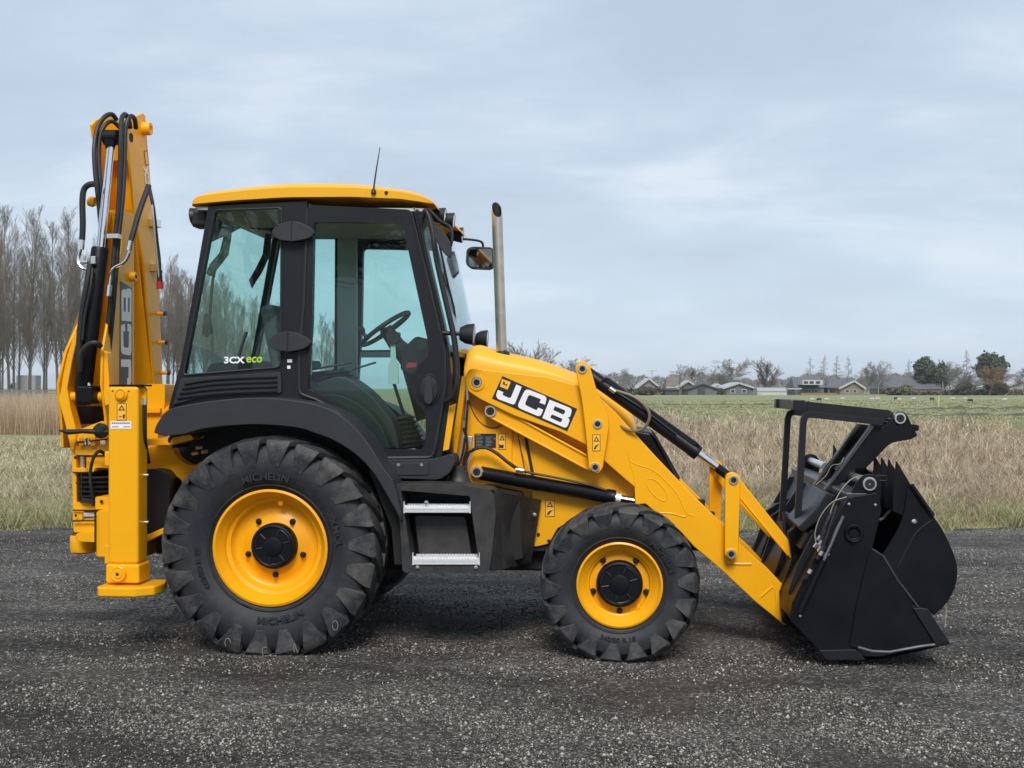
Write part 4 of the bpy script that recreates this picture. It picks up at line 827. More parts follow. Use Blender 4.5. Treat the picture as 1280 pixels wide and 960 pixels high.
# hinge covers
for cx, cy in ((366, 289), (361, 427)):
    h = plate('hinge_cover', rnd([(cx - 28, cy + 1), (cx - 20, cy - 8), (cx - 4, cy - 13), (cx + 8, cy - 12), (cx + 24, cy - 4), (cx + 28, cy + 2), (cx + 20, cy + 9), (cx, cy + 13), (cx - 18, cy + 11)], 4), YC - .065, YC - .012, Pb, R, .014, seg=3)
    obj('hinge_seam', MB().tube([PY(cx - 1, cy - 13, YC - .064), PY(cx - 2, cy + 13, YC - .064)], .004, 6), M['dark'], h)
st_ = MB()
for (x0, y0, x1, y1) in ((359, 449, 365, 453), (359, 457, 363, 461)): st_.prism([PY(x0, y1, YC - .004), PY(x1, y1, YC - .004), PY(x1, y0, YC - .004), PY(x0, y0, YC - .004)], (0, .003, 0))
obj('white_sticker', st_, M['white'], sf)
# front pillar of the cab, outside the door
ap = plate('front_pillar', [(514, 257), (526, 261), (531, 300), (541, 345), (554, 400), (562, 440), (564, 470), (560, 520), (553, 570), (546, 588), (541, 572), (549, 530), (556, 482), (555, 440), (530, 330)], YC + .005, YC + .12, M['frame'], R, .010)
obj('pillar_groove', MB().tube([PY(x, y, YC + .004) for x, y in ((521, 262), (533, 325), (558, 432), (560, 480), (554, 530), (547, 570))], .006, 6), M['dark'], ap)
# lower door sill panel
sp = plate('sill_panel', rnd([(477, 575), (541, 574), (566, 567), (570, 575), (562, 592), (548, 600), (490, 598), (483, 590)], 5), YC - .06, YC + .15, Pb, R, .014)
plate('cover_lid', rnd([(487, 579), (536, 578), (536, 594), (496, 594), (489, 588)], 3), YC - .068, YC - .058, Pb, sp, .004)
for x in (498, 527): obj('cover_screw', MB().lathe([(0, -.004), (.010, -.004), (.012, .002)], PY(x, 581, YC - .069), (0, 1, 0), 12), M['steel'], sp)
# far side frame, a mirror of this side, without the door handle
far = copy_tree(sf, R, mirror=True)
fd = plate('far_window_frame', dout, YC - .015, YC + .045, M['frame'], R, .008, holes=[list(reversed(dglass))]); fg = plate('far_window_glass', dglass, YC + .010, YC + .016, M['glass'], fd, 0); fg.modifiers.clear(); fd.scale = (1, -1, 1)
fa = copy_tree(ap, R, mirror=True)
fm = copy_tree(COL.objects['mudguard'], R, mirror=True); fsp = copy_tree(sp, R, mirror=True)
def XZ(px, py, Y=YC): p = PY(px, py, Y); return p.x, p.z
def cross(name, a, b, m, t=.006, parent=R, y=.76, bev=0):     # sheet across the cab between two side points
    (x0, z0), (x1, z1) = XZ(*a), XZ(*b); d = Vector((x1 - x0, 0, z1 - z0)).normalized(); n_ = Vector((-d.z, 0, d.x)) * t
    return obj(name, MB().prism([(x0, -y, z0), (x0, y, z0), (x1, y, z1), (x1, -y, z1)], n_), m, parent, bev)
rwn = cross('rear_window', (263, 265), (222, 480), M['glass']); cross('rear_panel', (218, 478), (212, 560), M['frame'], .03)
# windscreen, curved in plan
(wx0, wz0), (wx1, wz1) = XZ(524, 262), XZ(564, 440)
ws = MB(); vs = []; plan = [(0, -.77), (.03, -.72), (.045, -.62), (.06, -.35), (.065, 0), (.06, .35), (.045, .60), (.02, .70), (-.01, .76)]; k = len(plan) - 1
for j, (x, z) in enumerate(((wx0, wz0), (wx1, wz1))):
    for a, y in plan: vs.append((x + a * .8, y * .97, z))
ws.add(vs + [(a - .006, b, c_) for a, b, c_ in vs], [(i, i + 1, i + k + 2, i + k + 1) for i in range(k)] + [(2 * k + 2 + i + 1, 2 * k + 2 + i, 2 * k + 2 + i + k + 1, 2 * k + 2 + i + k + 2) for i in range(k)])
wsc = obj('windscreen', ws, M['glass'], R)
lw = MB(); (x2, z2) = XZ(562, 500); lw.box((x2 - .05, -.70, XZ(560, 575)[1]), (x2, .70, z2)); obj('front_bulkhead', lw, M['frame'], R)
hs = MB(); hs.box((wx1 - .02, -.70, wz1 - .03), (wx1 + .04, .70, wz1 + .01)); obj('windscreen_sill', hs, M['frame'], R, .01)
# roof
rt = cat([(241, 257), (243, 247), (255, 240), (300, 233.5), (340, 229.5), (380, 228), (440, 229), (490, 234), (520, 240), (538, 249), (547, 260)], 5); rbm = [(566, 272), (556, 266), (540, 262), (500, 258), (440, 254.5), (350, 255), (300, 257), (260, 260), (243, 260)]
side = [XZ(x, y, -.82) for x, y in rt]; bot = [XZ(x, y, -.82) for x, y in rbm]
rf = MB()
# side view outline kept exact at the near edge; the top swells gently towards the middle
V = []; rows_n = 0; m = len(side)
for y, kz in ((-.80, .0), (-.832, .04), (-.835, .66), (-.82, .78), (-.765, 1.0), (-.55, 1.05), (0, 1.10), (.55, 1.05), (.765, 1.0), (.82, .78), (.835, .66), (.832, .04), (.80, 0)):
    for i, (x, z) in enumerate(side):
        pxn = 241 + (547 - 241) * (x - side[0][0]) / (side[-1][0] - side[0][0]); zl = XZ(0, float(np.interp(pxn, [241, 300, 360, 440, 500, 547], [259, 255, 252.5, 253, 256, 263])), -.82)[1]
        zl = min(zl, z - .005); V.append((x, y, zl + (z - zl) * kz))
    rows_n += 1
Fq = [(a * m + i, a * m + i + 1, (a + 1) * m + i + 1, (a + 1) * m + i) for a in range(rows_n - 1) for i in range(m - 1)]
rf.add(V, Fq); rf.add(V[:m] + V[-m:], [(i, i + 1, m + i + 1, m + i) for i in range(m - 1)]); rf.add([V[a * m] for a in range(rows_n)], [tuple(range(rows_n))]); rf.add([V[a * m + m - 1] for a in range(rows_n)], [tuple(range(rows_n))])
roof = obj('roof', rf, M['yellow_gloss'], R, angle=14)
cross('roof_lining', (246, 262), (532, 264), M['trim'], .02, y=.795)
plate('rear_header', [(268, 262), (354, 260), (354, 294), (330, 287), (300, 284), (284, 292), (260, 303)], .12, .16, M['dark'], R, .004)
for (x, y) in ((467, 241), (483, 241)): obj('roof_bolt', MB().lathe([(0, -.012), (.010, -.012), (.014, 0)], PY(x, y, -.83), (0, 1, 0), 12), M['rubber'], roof)
aer = MB(); p = PY(467, 240, -.84); aer.lathe([(.018, 0), (.016, .02), (.006, .035)], p + Vector((0, 0, -.01)), (0, 0, 1), 12); aer.tube([p + Vector((0, 0, .02)), PY(470, 215, -.84), PY(475, 184, -.84)], [.006, .005, .0025], 6); obj('aerial', aer, M['rubber'], R)
# work lights
def lamp(name, p, dr_, r, m=M['rubber'], L=.09):
    b = obj(name, MB().lathe([(0, -L), (r * .6, -L), (r * .9, -L * .6), (r, -.01), (r * 1.04, 0), (r * .9, .004)], p, dr_, 20), m, R, angle=50)
    obj('lens', MB().lathe([(0, .006), (r * .88, .002), (r * .9, -.01)], p, dr_, 20), M['lens'], b); return b
lamp('work_light', PY(240, 271, -.66), (-1, 0, -.12), .06); lamp('work_light', PY(262, 268, -.2) + Vector((-.1, .3, 0)), (-1, 0, -.12), .06)
obj('lamp_bracket', MB().box((PY(245, 260, -.66).x - .02, -.72, PY(245, 262, -.66).z - .13), (PY(263, 260, -.66).x, -.58, PY(245, 262, -.66).z)), M['rubber'], R, .03)
lamp('work_light', PY(556, 270, -.66), (1, 0, -.1), .055); lamp('work_light', PY(567, 276, -.48), (1, 0, -.1), .055); lamp('work_light', PY(578, 294, .62), (1, 0, -.1), .06); 
# windscreen corner: grab rail, mirror, wipers
hose('grab_rail', [(528, 272, -.84), (533, 264, -.86), (540, 285, -.88), (546, 325, -.90), (557, 375, -.90), (567, 420, -.90), (571, 455, -.90), (571, 480, -.90), (566, 496, -.88), (557, 502, -.84)], .019, M['rubber'], R, 6, 12)
hose('grab_rail', [(553, 300, .74), (566, 330, .76), (577, 365, .76), (584, 395, .76), (587, 420, .76)], .018, M['rubber'], R, 5, 10)
mr = plate('mirror', cat([(541, 284), (545, 282), (552, 288), (560, 299), (564, 312), (562, 321), (557, 319), (549, 308), (543, 295), (541, 284)], 3)[:-1], -1.04, -.99, Pb, R, .018, seg=3)
hose('mirror_arm', [(531, 266, -.84), (536, 262, -.88), (550, 276, -.95), (563, 284, -1.0), (565, 300, -1.02), (562, 312, -1.02)], .009, M['rubber'], mr, 5, 8)
fmh = plate('far_mirror', rnd([(583, 311), (590, 308), (614, 309), (617, 312), (617, 334), (613, 337), (588, 336), (582, 330)], 4), 1.15, 1.21, Pb, R, .02)
plate('mirror_glass', rnd([(585, 312), (615, 311), (615, 335), (586, 333)], 4), 1.146, 1.152, M['mirror'], fmh, 0)
hose('mirror_arm', [(572, 300, .80), (582, 299, .9), (598, 301, 1.1), (603, 304, 1.16), (604, 310, 1.18)], .010, M['rubber'], fmh, 5, 8)
fl1 = lamp('front_lamp', PY(592, 418, -.86), (1, 0, -.05), .070); obj('lamp_arm', MB().cyl(PY(553, 416, -.86), PY(585, 418, -.86), .014), M['rubber'], fl1)
fl2 = lamp('front_lamp', PY(609, 424, .80), (1, 0, -.05), .072)
for (a, b) in (((548, 300), (566, 410)), ((556, 340), (573, 430))):
    obj('wiper', MB().tube([PY(*a, -.55), PY((a[0] + b[0]) / 2 + 3, (a[1] + b[1]) / 2, -.5), PY(*b, -.35)], .008, 6), M['rubber'], wsc)
cw = MB().lathe([(0, 0), (.035, .01), (.03, .05), (.028, .12), (.0, .15)], PY(575, 442, -.3), (0, 0, 1), 12); obj('wiper_motor', cw, M['rubber'], R)
# interior
it = MB(); obj('cab_floor', MB().box((XZ(300, 0)[0], -.74, XZ(0, 585)[1]), (XZ(556, 0)[0], .74, XZ(0, 578)[1])), M['dark'], R)
pl_ = MB()
for s in (-1, 1): pl_.prism([(XZ(357, 300)[0], s * .70, XZ(0, 258)[1]), (XZ(386, 0)[0], s * .70, XZ(0, 258)[1]), (XZ(386, 0)[0], s * .70, XZ(0, 470)[1]), (XZ(357, 0)[0], s * .70, XZ(0, 470)[1])], (0, s * .05, 0))
obj('pillar_trim', pl_, M['trim'], R, .01)
seat = empty  # (name kept for clarity)
sx = XZ(352, 0, -.1)[0]; sz = XZ(0, 486, 0)[1]
st = obj('seat', MB().box((sx - .02, -.24, sz - .10), (sx + .48, .24, sz + .05)), M['seat'], R, .04, seg=3)
bk = MB().prism([(sx - .02, -.23, sz + .02), (sx + .12, -.23, sz + .05), (sx - .02, -.23, sz + .62), (sx - .14, -.23, sz + .60)], (0, .46, 0)); obj('seat_back', bk, M['seat'], st, .05, seg=3)
obj('seat_base', MB().box((sx + .08, -.18, sz - .45), (sx + .38, .18, sz - .10)), M['dark'], st, .02)
ar = MB(); ar.box((sx, -.34, sz + .14), (sx + .34, -.26, sz + .20)); obj('armrest', ar, M['seat'], st, .02)
# steering wheel
swc = PY(482, 411, -.05); an_ = math.radians(35); nrm = Vector((-math.sin(an_), 0, math.cos(an_))); u_ = Vector((math.cos(an_), 0, math.sin(an_))); v_ = Vector((0, 1, 0))
sw_ = MB(); sw_.tube([swc + (u_ * math.cos(a) + v_ * math.sin(a)) * .205 for a in [2 * PI * k / 28 for k in range(29)]], .017, 8, False)
swo = obj('steering_wheel', sw_, M['rubber'], R)
for a in (0.4, 2.5, 4.7): obj('spoke', MB().bar(swc - nrm * .02, swc + (u_ * math.cos(a) + v_ * math.sin(a)) * .2, .04, .018, nrm), M['rubber'], swo)
obj('steering_knob', MB().lathe([(0, 0), (.018, 0), (.012, .03), (.026, .05), (.026, .075), (0, .09)], swc - u_ * .13 - v_ * .15 + nrm * .01, nrm, 14), M['rubber'], swo)
obj('steering_column', MB().tube([swc, swc - nrm * .15, PY(515, 450, 0), PY(540, 520, 0)], [.05, .06, .09, .12], 12), M['rubber'], R)
dsh = plate('dashboard', rnd([(503, 436), (520, 420), (560, 430), (572, 440), (572, 575), (548, 575), (540, 505), (520, 470), (500, 462)], 4), -.35, .55, M['dark'], R, .02)
plate('red_tag', [(507, 457), (511, 453), (521, 454), (520, 459), (508, 460)], -.5, -.48, M['red'], R, .002)
hx = plate('window_sticker', [(520, 427), (526, 423), (533, 426), (533, 434), (527, 438), (520, 435)], YC + .028, YC + .031, M['dark'], dg, 0)
bl = MB(); p = PY(511, 557, -.35); 
for i in range(7): bl.lathe([(.115 - i * .010, i * .034), (.135 - i * .010, i * .034 + .012), (.105 - i * .010, i * .034 + .026), (.10 - i * .010, i * .034 + .034)], p + Vector((0, 0, -.02)), (-.12, 0, 1), 20)
obj('lever_gaiter', bl, M['rubber'], R)
lv = MB(); lv.tube([PY(507, 525, -.35), PY(492, 478, -.38), PY(491, 430, -.4)], .012, 8); lvo = obj('loader_lever', lv, M['rubber'], R); 
plate('lever_plate', rnd([(488, 430), (494, 430), (495, 452), (498, 455), (498, 480), (485, 480), (485, 455), (488, 452)], 1), -.42, -.405, M['mint'], lvo, .002)
plate('lever_knob', rnd([(483, 416), (499, 415), (499, 426), (495, 430), (486, 430), (483, 427)], 2), -.44, -.38, M['dark'], lvo, .006)
g2 = MB(); p = PY(425, 480, -.45)
for i in range(6): g2.lathe([(.15 - i * .014, i * .026), (.17 - i * .014, i * .026 + .010), (.135 - i * .014, i * .026 + .02), (.13 - i * .014, i * .026 + .026)], p + Vector((0, 0, -.06)), (-.1, 0, 1), 18)
obj('lever_gaiter', g2, M['rubber'], R)
for (a, b) in (((390, 462), (440, 453)), ((400, 475), (430, 459)), ((440, 462), (470, 453))): obj('control_rod', MB().tube([PY(*a, -.5), PY(*b, -.48)], .008, 6), M['rubber'], R)
plate('side_console', cat([(384, 492), (400, 478), (425, 470), (445, 478), (470, 500), (492, 530), (500, 562)], 5) + [(470, 562), (440, 530), (410, 506)], -.62, -.35, M['plastic'], R, .03, seg=3)
plate('inner_mudguard', cat([(384, 496), (420, 492), (450, 505), (475, 530), (490, 562)], 5) + [(470, 562), (430, 520), (392, 502)], -.76, -.60, M['dark'], R, .02)
obj('window_bar', MB().cyl(XZ(384, 440, -.8) and (XZ(365, 0)[0], .78, 1.72 + (485 - 440) / FPX * 9.5), (XZ(556, 0)[0], .78, 1.72 + (485 - 439) / FPX * 9.5), .018), M['frame'], R)
bw = .80; fx0, fx1 = PY(384, 0, bw).x, PY(545, 0, bw).x; z1 = PY(0, 441, bw).z; z0_ = PY(0, 448, bw).z; obj('far_waist_rail', MB().box((XZ(360, 0)[0], bw - .04, z0_), (XZ(556, 0)[0], bw - .005, z1)), M['trim'], R)
# rear interior posts seen through the quarter window: control towers and boom levers
hose('backhoe_lever', [(290, 480, -.2), (300, 440, -.2), (308, 415, -.2)], .012, M['rubber'], R); hose('backhoe_lever', [(300, 480, .2), (318, 440, .2), (325, 420, .2)], .012, M['rubber'], R)
plate('backhoe_console', rnd([(262, 455), (300, 448), (330, 452), (345, 462), (345, 485), (250, 485)], 4), -.3, .3, M['dark'], R, .02)
plate('gas_strut', [(280, 292), (288, 292), (284, 318), (270, 336), (262, 345), (257, 342), (262, 330), (274, 316)], .30, .34, M['dark'], R, .003)
plate('gas_strut', [(331, 292), (338, 292), (336, 318), (326, 340), (318, 352), (314, 360), (311, 350), (320, 334), (328, 318)], .30, .34, M['dark'], R, .003)
plate('grab_handle', [(255, 392), (262, 392), (264, 415), (258, 422), (252, 418)], .2, .24, M['dark'], R, .006)
hose('wiper_arm', [(262, 395, .3), (268, 340, .2), (285, 300, .1), (292, 270, .1)], .012, M['rubber'], R)
# model name on the quarter window
def flat_text(name, txt, px, py, Y, hpx, m, parent, sx=1.0, bold=.02, target_w=None, shear=0):
    me = font_mesh(txt, 1.0, .003, bold); c_ = PY(px, py, Y); s = abs(PY(px, py + hpx, Y).z - c_.z)
    xs = [v.co.x for v in me.vertices]; ysv = [v.co.y for v in me.vertices]; hh = max(ysv) - min(ysv); ww = max(xs) - min(xs); mx0 = (max(xs) + min(xs)) / 2; my0 = (max(ysv) + min(ysv)) / 2
    kz = s / hh; kx = kz * sx if not target_w else abs(PY(px + target_w, py, Y).x - c_.x) / ww
    for v in me.vertices: v.co = Vector((c_.x + (v.co.x - mx0) * kx + (v.co.y - my0) * kz * shear, Y + v.co.z, c_.z + (v.co.y - my0) * kz))
    return obj(name, me, m, parent, smooth=False)
flat_text('model_lettering', '3CX', 293, 450, YC + .016, 8.5, M['white'], gl, bold=.035, target_w=26)
flat_text('model_lettering', 'eco', 318, 449.5, YC + .016, 7.5, M['lime'], gl, bold=.02, target_w=20, shear=.12)

# ------------------------------------------------------------------ step module
YS = -1.06
sm = [(485, 606), (500, 602), (530, 604), (562, 600), (580, 607), (620, 612), (650, 618), (677, 625), (668, 675), (664, 703), (640, 707), (618, 716), (608, 718), (501, 716), (500, 690), (500, 654)]
op = rnd([(501, 613), (587, 620), (599, 706), (515, 706)], 2)
face = rnd([(486, 606), (530, 604), (580, 607), (617, 613), (620, 640), (616, 680), (612, 717), (503, 716), (500, 654)], [4, 4, 4, 8, 10, 10, 8, 6, 6])
stp = plate('step_module', face, YS, YS + .30, M['step'], R, .012, holes=[list(reversed(op))])
# scooped front wall of the tank
V = []; kx, ky = 10, 8
for j in range(ky + 1):
    v = j / ky
    for i in range(kx + 1):
        u = i / kx; a = Vector((618 + (614 - 618) * v, 613 + (715 - 613) * v)); b = Vector((677 + (664 - 677) * v, 625 + (703 - 625) * v)); q = a.lerp(b, u)
        yy = YS + .012 + (.50) * (u ** 1.3) + .10 * math.sin(PI * u) * math.sin(PI * min(1, v * 1.1)); V.append(PY(q.x, q.y, yy))
tk = MB().add(V, [(j * (kx + 1) + i, j * (kx + 1) + i + 1, (j + 1) * (kx + 1) + i + 1, (j + 1) * (kx + 1) + i) for i in range(kx) for j in range(ky)]); obj('tank_front', tk, M['step'], stp, angle=80)
top = MB(); top.add([PY(486, 606, YS + .01), PY(580, 607, YS + .01), PY(618, 613, YS + .01), PY(677, 625, -.55), PY(560, 596, -.5), PY(485, 596, -.6)], [(0, 1, 2, 3, 4, 5)]); obj('tank_top', top, M['step'], stp)
plate('tank_body', [(500, 610), (600, 610), (650, 620), (655, 700), (600, 712), (505, 712)], YS + .26, -.45, M['dark'], stp, .02)
plate('step_back', rnd([(518, 644), (582, 646), (590, 696), (524, 696)], 5), YS + .12, YS + .16, M['step'], stp, .012)
for (x0, x1, y0, y1) in ((505, 587.5, 632, 641), (516, 599, 696, 706)):
    tr = obj('step_tread', MB().prism([PY(x0, y1, YS - .012), PY(x1, y1, YS - .012), PY(x1, y0 + 1.5, YS - .012), PY(x0, y0 + 1.5, YS - .012)], (0, .16, 0)), M['tread'], stp, .003)
    tt = MB(); k = 21
    for i in range(k):
        for row in range(3):
            p = PY(x0 + 2 + (x1 - x0 - 4) * (i + .5 * (row % 2)) / k, y0 + 1.5, YS - .012); p.y += .02 + row * .05; tt.lathe([(.010, -.004), (.009, .010), (.005, .010)], p, (0, 0, 1), 6)
        p = PY(x0 + 2 + (x1 - x0 - 4) * (i + .5) / k, (y0 + y1) / 2 - .5, YS - .012); tt.lathe([(.006, 0), (.004, -.004), (0, -.004)], p, (0, 1, 0), 6)
    tag(obj('tread_studs', tt, M['tread'], tr), kind='stuff')
    for x in (x0, x1): obj('tread_bracket', MB().prism([PY(x - .8, y1 + .5, YS - .014), PY(x + .8, y1 + .5, YS - .014), PY(x + .3, y0 - 5, YS - .014), PY(x - .5, y0 - 5, YS - .014)], (0, .02, 0)), M['tread'], tr)
for (x, y) in ((533, 628), (522, 709), (595, 709), (668, 643)): obj('step_bolt', MB().lathe([(0, -.012), (.012, -.010), (.014, 0)], PY(x, y, YS - .004 if x < 600 else -.62), (0, 1, 0), 10), M['steel'], stp)
fn = MB().lathe([(.10, -.02), (.075, .015), (.062, .05), (.062, .075), (.045, .08), (.045, .11), (0, .11)], PY(574, 603, -.72), (0, 0, 1), 24); obj('filler_neck', fn, M['step'], stp)

# ------------------------------------------------------------------ bonnet and loader tower
YH = -.44
crest = [(581, 452), (584, 441), (590, 434), (596, 433), (622, 441), (654, 448), (685, 456.5), (722, 471), (745, 481), (770, 497), (790, 520), (798, 545)]
crease = [(580, 464), (583, 461), (588, 459), (602, 460), (639, 464), (660, 467), (685, 469), (722, 480), (742, 492), (764, 508), (783, 527), (790, 548)]
bn = MB(); V = []; prof_ = []
cs = cat(crest, 3); cz = cat(crease, 3); n = len(cs)
rings = []
for (t, Y) in ((1, -.36), (.75, -.405), (.45, -.430), (0, YH)): rings.append([PY(cz[i][0] + (cs[i][0] - cz[i][0]) * t, cz[i][1] + (cs[i][1] - cz[i][1]) * t, Y) for i in range(n)])
low = [Vector((p.x, YH, .75)) for p in rings[-1]]
allr = [low] + rings[::-1] + [[Vector((p.x, 0, p.z + .02)) for p in rings[0]]]
allr += [[Vector((p.x, -p.y, p.z)) for p in r_] for r_ in rings] + [[Vector((p.x, -p.y, p.z)) for p in low]]
for r_ in allr: V += r_
bn.add(V, [(a * n + i, a * n + i + 1, (a + 1) * n + i + 1, (a + 1) * n + i) for a in range(len(allr) - 1) for i in range(n - 1)]); bn.add([r_[0] for r_ in allr], [tuple(range(len(allr)))]); bn.add([r_[-1] for r_ in allr], [tuple(range(len(allr)))])
bon = obj('bonnet', bn, M['yellow_gloss'], R, angle=50)
# the dark nose grille of the bonnet
plate('nose_grille', [(789, 536), (800, 538), (815, 540), (849, 596), (856, 640), (790, 640)], -.42, .42, M['frame'], R, .03)
plate('grille_edge', [(812, 535), (818, 540), (851, 598), (845, 600)], -.44, -.40, Pb, R, .008)
# exhaust
ex = MB(); p0 = PY(627.5, 452, -.30); p1 = PY(621, 262, -.30); dd_ = (p1 - p0).normalized(); r_ = .038; n = 28; u = Vector((0, 1, 0)); w2 = dd_.cross(u).normalized(); V = []
for base_, slope in ((p0, 0), (p1, 1)):
    for k in range(n):
        a = 2 * PI * k / n; o_ = (w2 * math.cos(a) + u * math.sin(a)) * r_; V.append(base_ + o_ + dd_ * (slope * (math.cos(a) * .02 + math.sin(a) * .055)))
for sl_ in (1, 0):
    for k in range(n):
        a = 2 * PI * k / n; o_ = (w2 * math.cos(a) + u * math.sin(a)) * r_ * .88; V.append(p1 + o_ + dd_ * (math.cos(a) * .02 + math.sin(a) * .055 - (0 if sl_ else .25)))
exo = obj('exhaust_pipe', ex.add(V, [(j * n + k, j * n + (k + 1) % n, (j + 1) * n + (k + 1) % n, (j + 1) * n + k) for j in range(2) for k in range(n)]), M['exhaust'], R)
bo = MB(); obj('pipe_bore', bo.add([p1 + (w2 * math.cos(2 * PI * k / n) + u * math.sin(2 * PI * k / n)) * r_ * .87 + dd_ * (q_ if q_ < 0 else math.cos(2 * PI * k / n) * .02 + math.sin(2 * PI * k / n) * .055 - .004) for q_ in (1, -.25) for k in range(n)] , [(k, (k + 1) % n, n + (k + 1) % n, n + k) for k in range(n)] + [tuple(range(n, 2 * n))]), M['dark'], exo)
obj('pipe_collar', MB().lathe([(.055, -.02), (.055, .012), (.040, .02), (.036, .03)], PY(627.5, 443, -.30), dd_, 24), M['rubber'], exo)

# tower side plate
twr = [(581, 466), (600, 468), (650, 480), (700, 520), (745, 560), (793, 600), (793, 628), (760, 622), (690, 612), (650, 605), (592, 600), (584, 607), (558, 606)]
tw = plate('tower_plate', twr, -.49, -.43, Yb, R, .006)
plate('tower_flange', [(577, 470), (584, 470), (566, 604), (557, 606)], -.60, -.44, Yb, tw, .006)
plate('tower_gusset', [(583, 500), (592, 510), (597, 528), (609, 535), (622, 535), (640, 527), (640, 600), (583, 600)], -.512, -.49, Yb, tw, .006)
plate('tower_rib', [(643, 541), (650, 543), (668, 592), (661, 590)], -.50, -.49, Yb, tw, .003)
low = [(665, 606), (760, 622), (793, 622), (793, 632), (730, 640), (697, 661), (686, 680), (668, 684), (664, 660)]
plate('chassis_side', low, -.50, -.42, Yb, R, .006)
plate('front_chassis', [(760, 615), (860, 640), (860, 700), (700, 700), (700, 650)], -.40, .40, M['dark'], R, .01)
br = plate('ram_bracket', rnd([(583, 574), (590, 562), (604, 559), (620, 571), (646, 590), (646, 604), (590, 606), (584, 600)], [6, 8, 10, 10, 3, 3, 5, 5]), -.56, -.49, Yb, R, .006)

def pin(px, py, Y, r=.032, m=M['steel'], parent=R, slot=False):
    p = PY(px, py, Y); o = obj('pivot_pin', MB().lathe([(r, .03), (r, -.006), (r - .003, -.010), (r - .012, -.010), (r - .013, -.002), (0, -.002)], p, (0, 1, 0), 28), m, parent, angle=30)
    obj('pin_core', MB().lathe([(r - .0125, .0), (r - .0125, -.005), (r - .016, -.008), (.006, -.008), (.004, -.002), (0, -.002)], p + Vector((0, -.001, 0)), (0, 1, 0), 24), M['dark'], o)
    if slot: obj('pin_tab', MB().box((p.x - .006, p.y - .014, p.z + r - .004), (p.x + .006, p.y, p.z + r + .012)), m, o)
    return o

# ------------------------------------------------------------------ loader arms (near side built, far side mirrored)
YA = -.62
arm = [(585, 489)] + cat([(583, 483), (582, 472), (586, 463), (592, 460.5), (602, 461.5)], 3) + [(639, 466), (685, 471), (722, 482), (736, 489), (750, 497), (770, 516), (789, 537), (820, 571), (860, 613), (900, 652), (925, 680), (960, 711), (986, 739), (981, 758), (985, 770), (990, 779), (987, 782), (980, 781), (945, 753), (900, 711), (867, 683), (850, 664), (815, 637), (807, 630), (794, 631), (793, 609), (772, 591), (755, 576), (734, 557), (700, 540), (643, 520), (600, 499)]
la = plate('loader_arm', arm, YA, YA + .10, Yb, R, .007)
pin(596, 478, YA - .002, .034, parent=la, slot=True)
bossr = MB().lathe([(.058, .0), (.056, -.008), (.036, -.010)], PY(596, 478, YA), (0, 1, 0), 32); obj('pivot_boss', bossr, Yb, la)
# pressed beads
def bead(pts, r=.0035, Y=YA): obj('weld_bead', MB().tube(spline([PY(x, y, Y) for x, y in pts], 5), r, 6), Yb, la)
bead([(785, 568), (789, 577), (800, 582), (815, 587), (832, 601), (848, 620), (857, 640), (868, 645)]); bead([(787, 577), (792, 592), (794, 607)]); bead([(826, 641), (840, 642), (856, 646), (859, 640)], .005)
el = [(821 + 17.5 * math.cos(a) * math.cos(.85) - 7.5 * math.sin(a) * math.sin(.85), 612 + 17.5 * math.cos(a) * math.sin(.85) + 7.5 * math.sin(a) * math.cos(.85)) for a in [2 * PI * k / 24 for k in range(25)]]
obj('weld_bead', MB().tube([PY(x, y, YA - .001) for x, y in el], .0032, 6, False), Yb, la); bead([(907, 704), (925, 705), (939, 705)], .008); bead([(951, 746), (958, 740), (966, 733)], .007); bead([(968, 735), (970, 750), (970, 762)], .005)
# arm tip plate joining the bucket
bc = plate('bell_crank', [(736, 585), (732, 540), (727, 499), (720, 465)] + cat([(719, 458), (723, 452.5), (730, 451.5), (736, 456), (739, 464)], 3) + [(745, 485), (760, 518), (761.5, 532), (755, 574)] + cat([(754, 584), (749, 591), (743, 592), (738, 588)], 3), YA - .075, YA - .02, Yb, R, .007)
for x, y in ((728, 461), (747, 530), (744, 584)): pin(x, y, YA - .077, .031, parent=bc)
lk = plate('levelling_link', [(606, 509), (612, 504.5), (620, 506.5), (735, 569), (748, 576), (748, 590), (738, 590), (610, 522), (605, 517)], YA + .03, YA + .10, Yb, R, .006)
obj('link_flange', MB().tube([PY(621, 508, YA + .026), PY(735, 570.5, YA + .026)], .009, 6), Yb, lk); obj('link_flange', MB().tube([PY(612, 521, YA + .026), PY(735, 587, YA + .026)], .007, 6), Yb, lk)
pin(613, 514, YA + .02, .040, parent=lk)
obj('panel_seam', MB().tube(spline([PY(x, y, -.513) for x, y in ((584, 492), (588, 506), (594, 520), (604, 531), (617, 535), (630, 530))], 5), .0035, 6), M['dark'], tw)
obj('panel_seam', MB().tube([PY(647, 541, -.501), PY(657, 592, -.501)], .0035, 6), M['dark'], tw)
plate('tower_slot', [(655, 545), (659, 547), (668, 594), (664, 594)], -.503, -.495, M['dark'], tw, 0)
obj('panel_seam', MB().tube([PY(665, 612, -.502), PY(700, 616, -.502), PY(758, 626, -.502)], .003, 6), M['dark'], tw)
for (x, y) in ((673, 668), (686, 676), (711, 618), (640, 596)): obj('tower_bolt', MB().lathe([(0, -.008), (.010, -.007), (.012, 0)], PY(x, y, -.503), (0, 1, 0), 8), M['rubber'], tw)
vl = plate('bucket_lever', cat([(906.5, 600), (908, 594), (913, 591), (920, 591.5), (925, 596), (925.5, 602)], 3) + [(923, 690)] + cat([(921, 697), (914, 700), (908, 697), (906, 691)], 3), YA - .08, YA - .02, Yb, R, .006)
pin(917, 600, YA - .082, .031, parent=vl); pin(914, 692.5, YA - .082, .031, parent=vl)
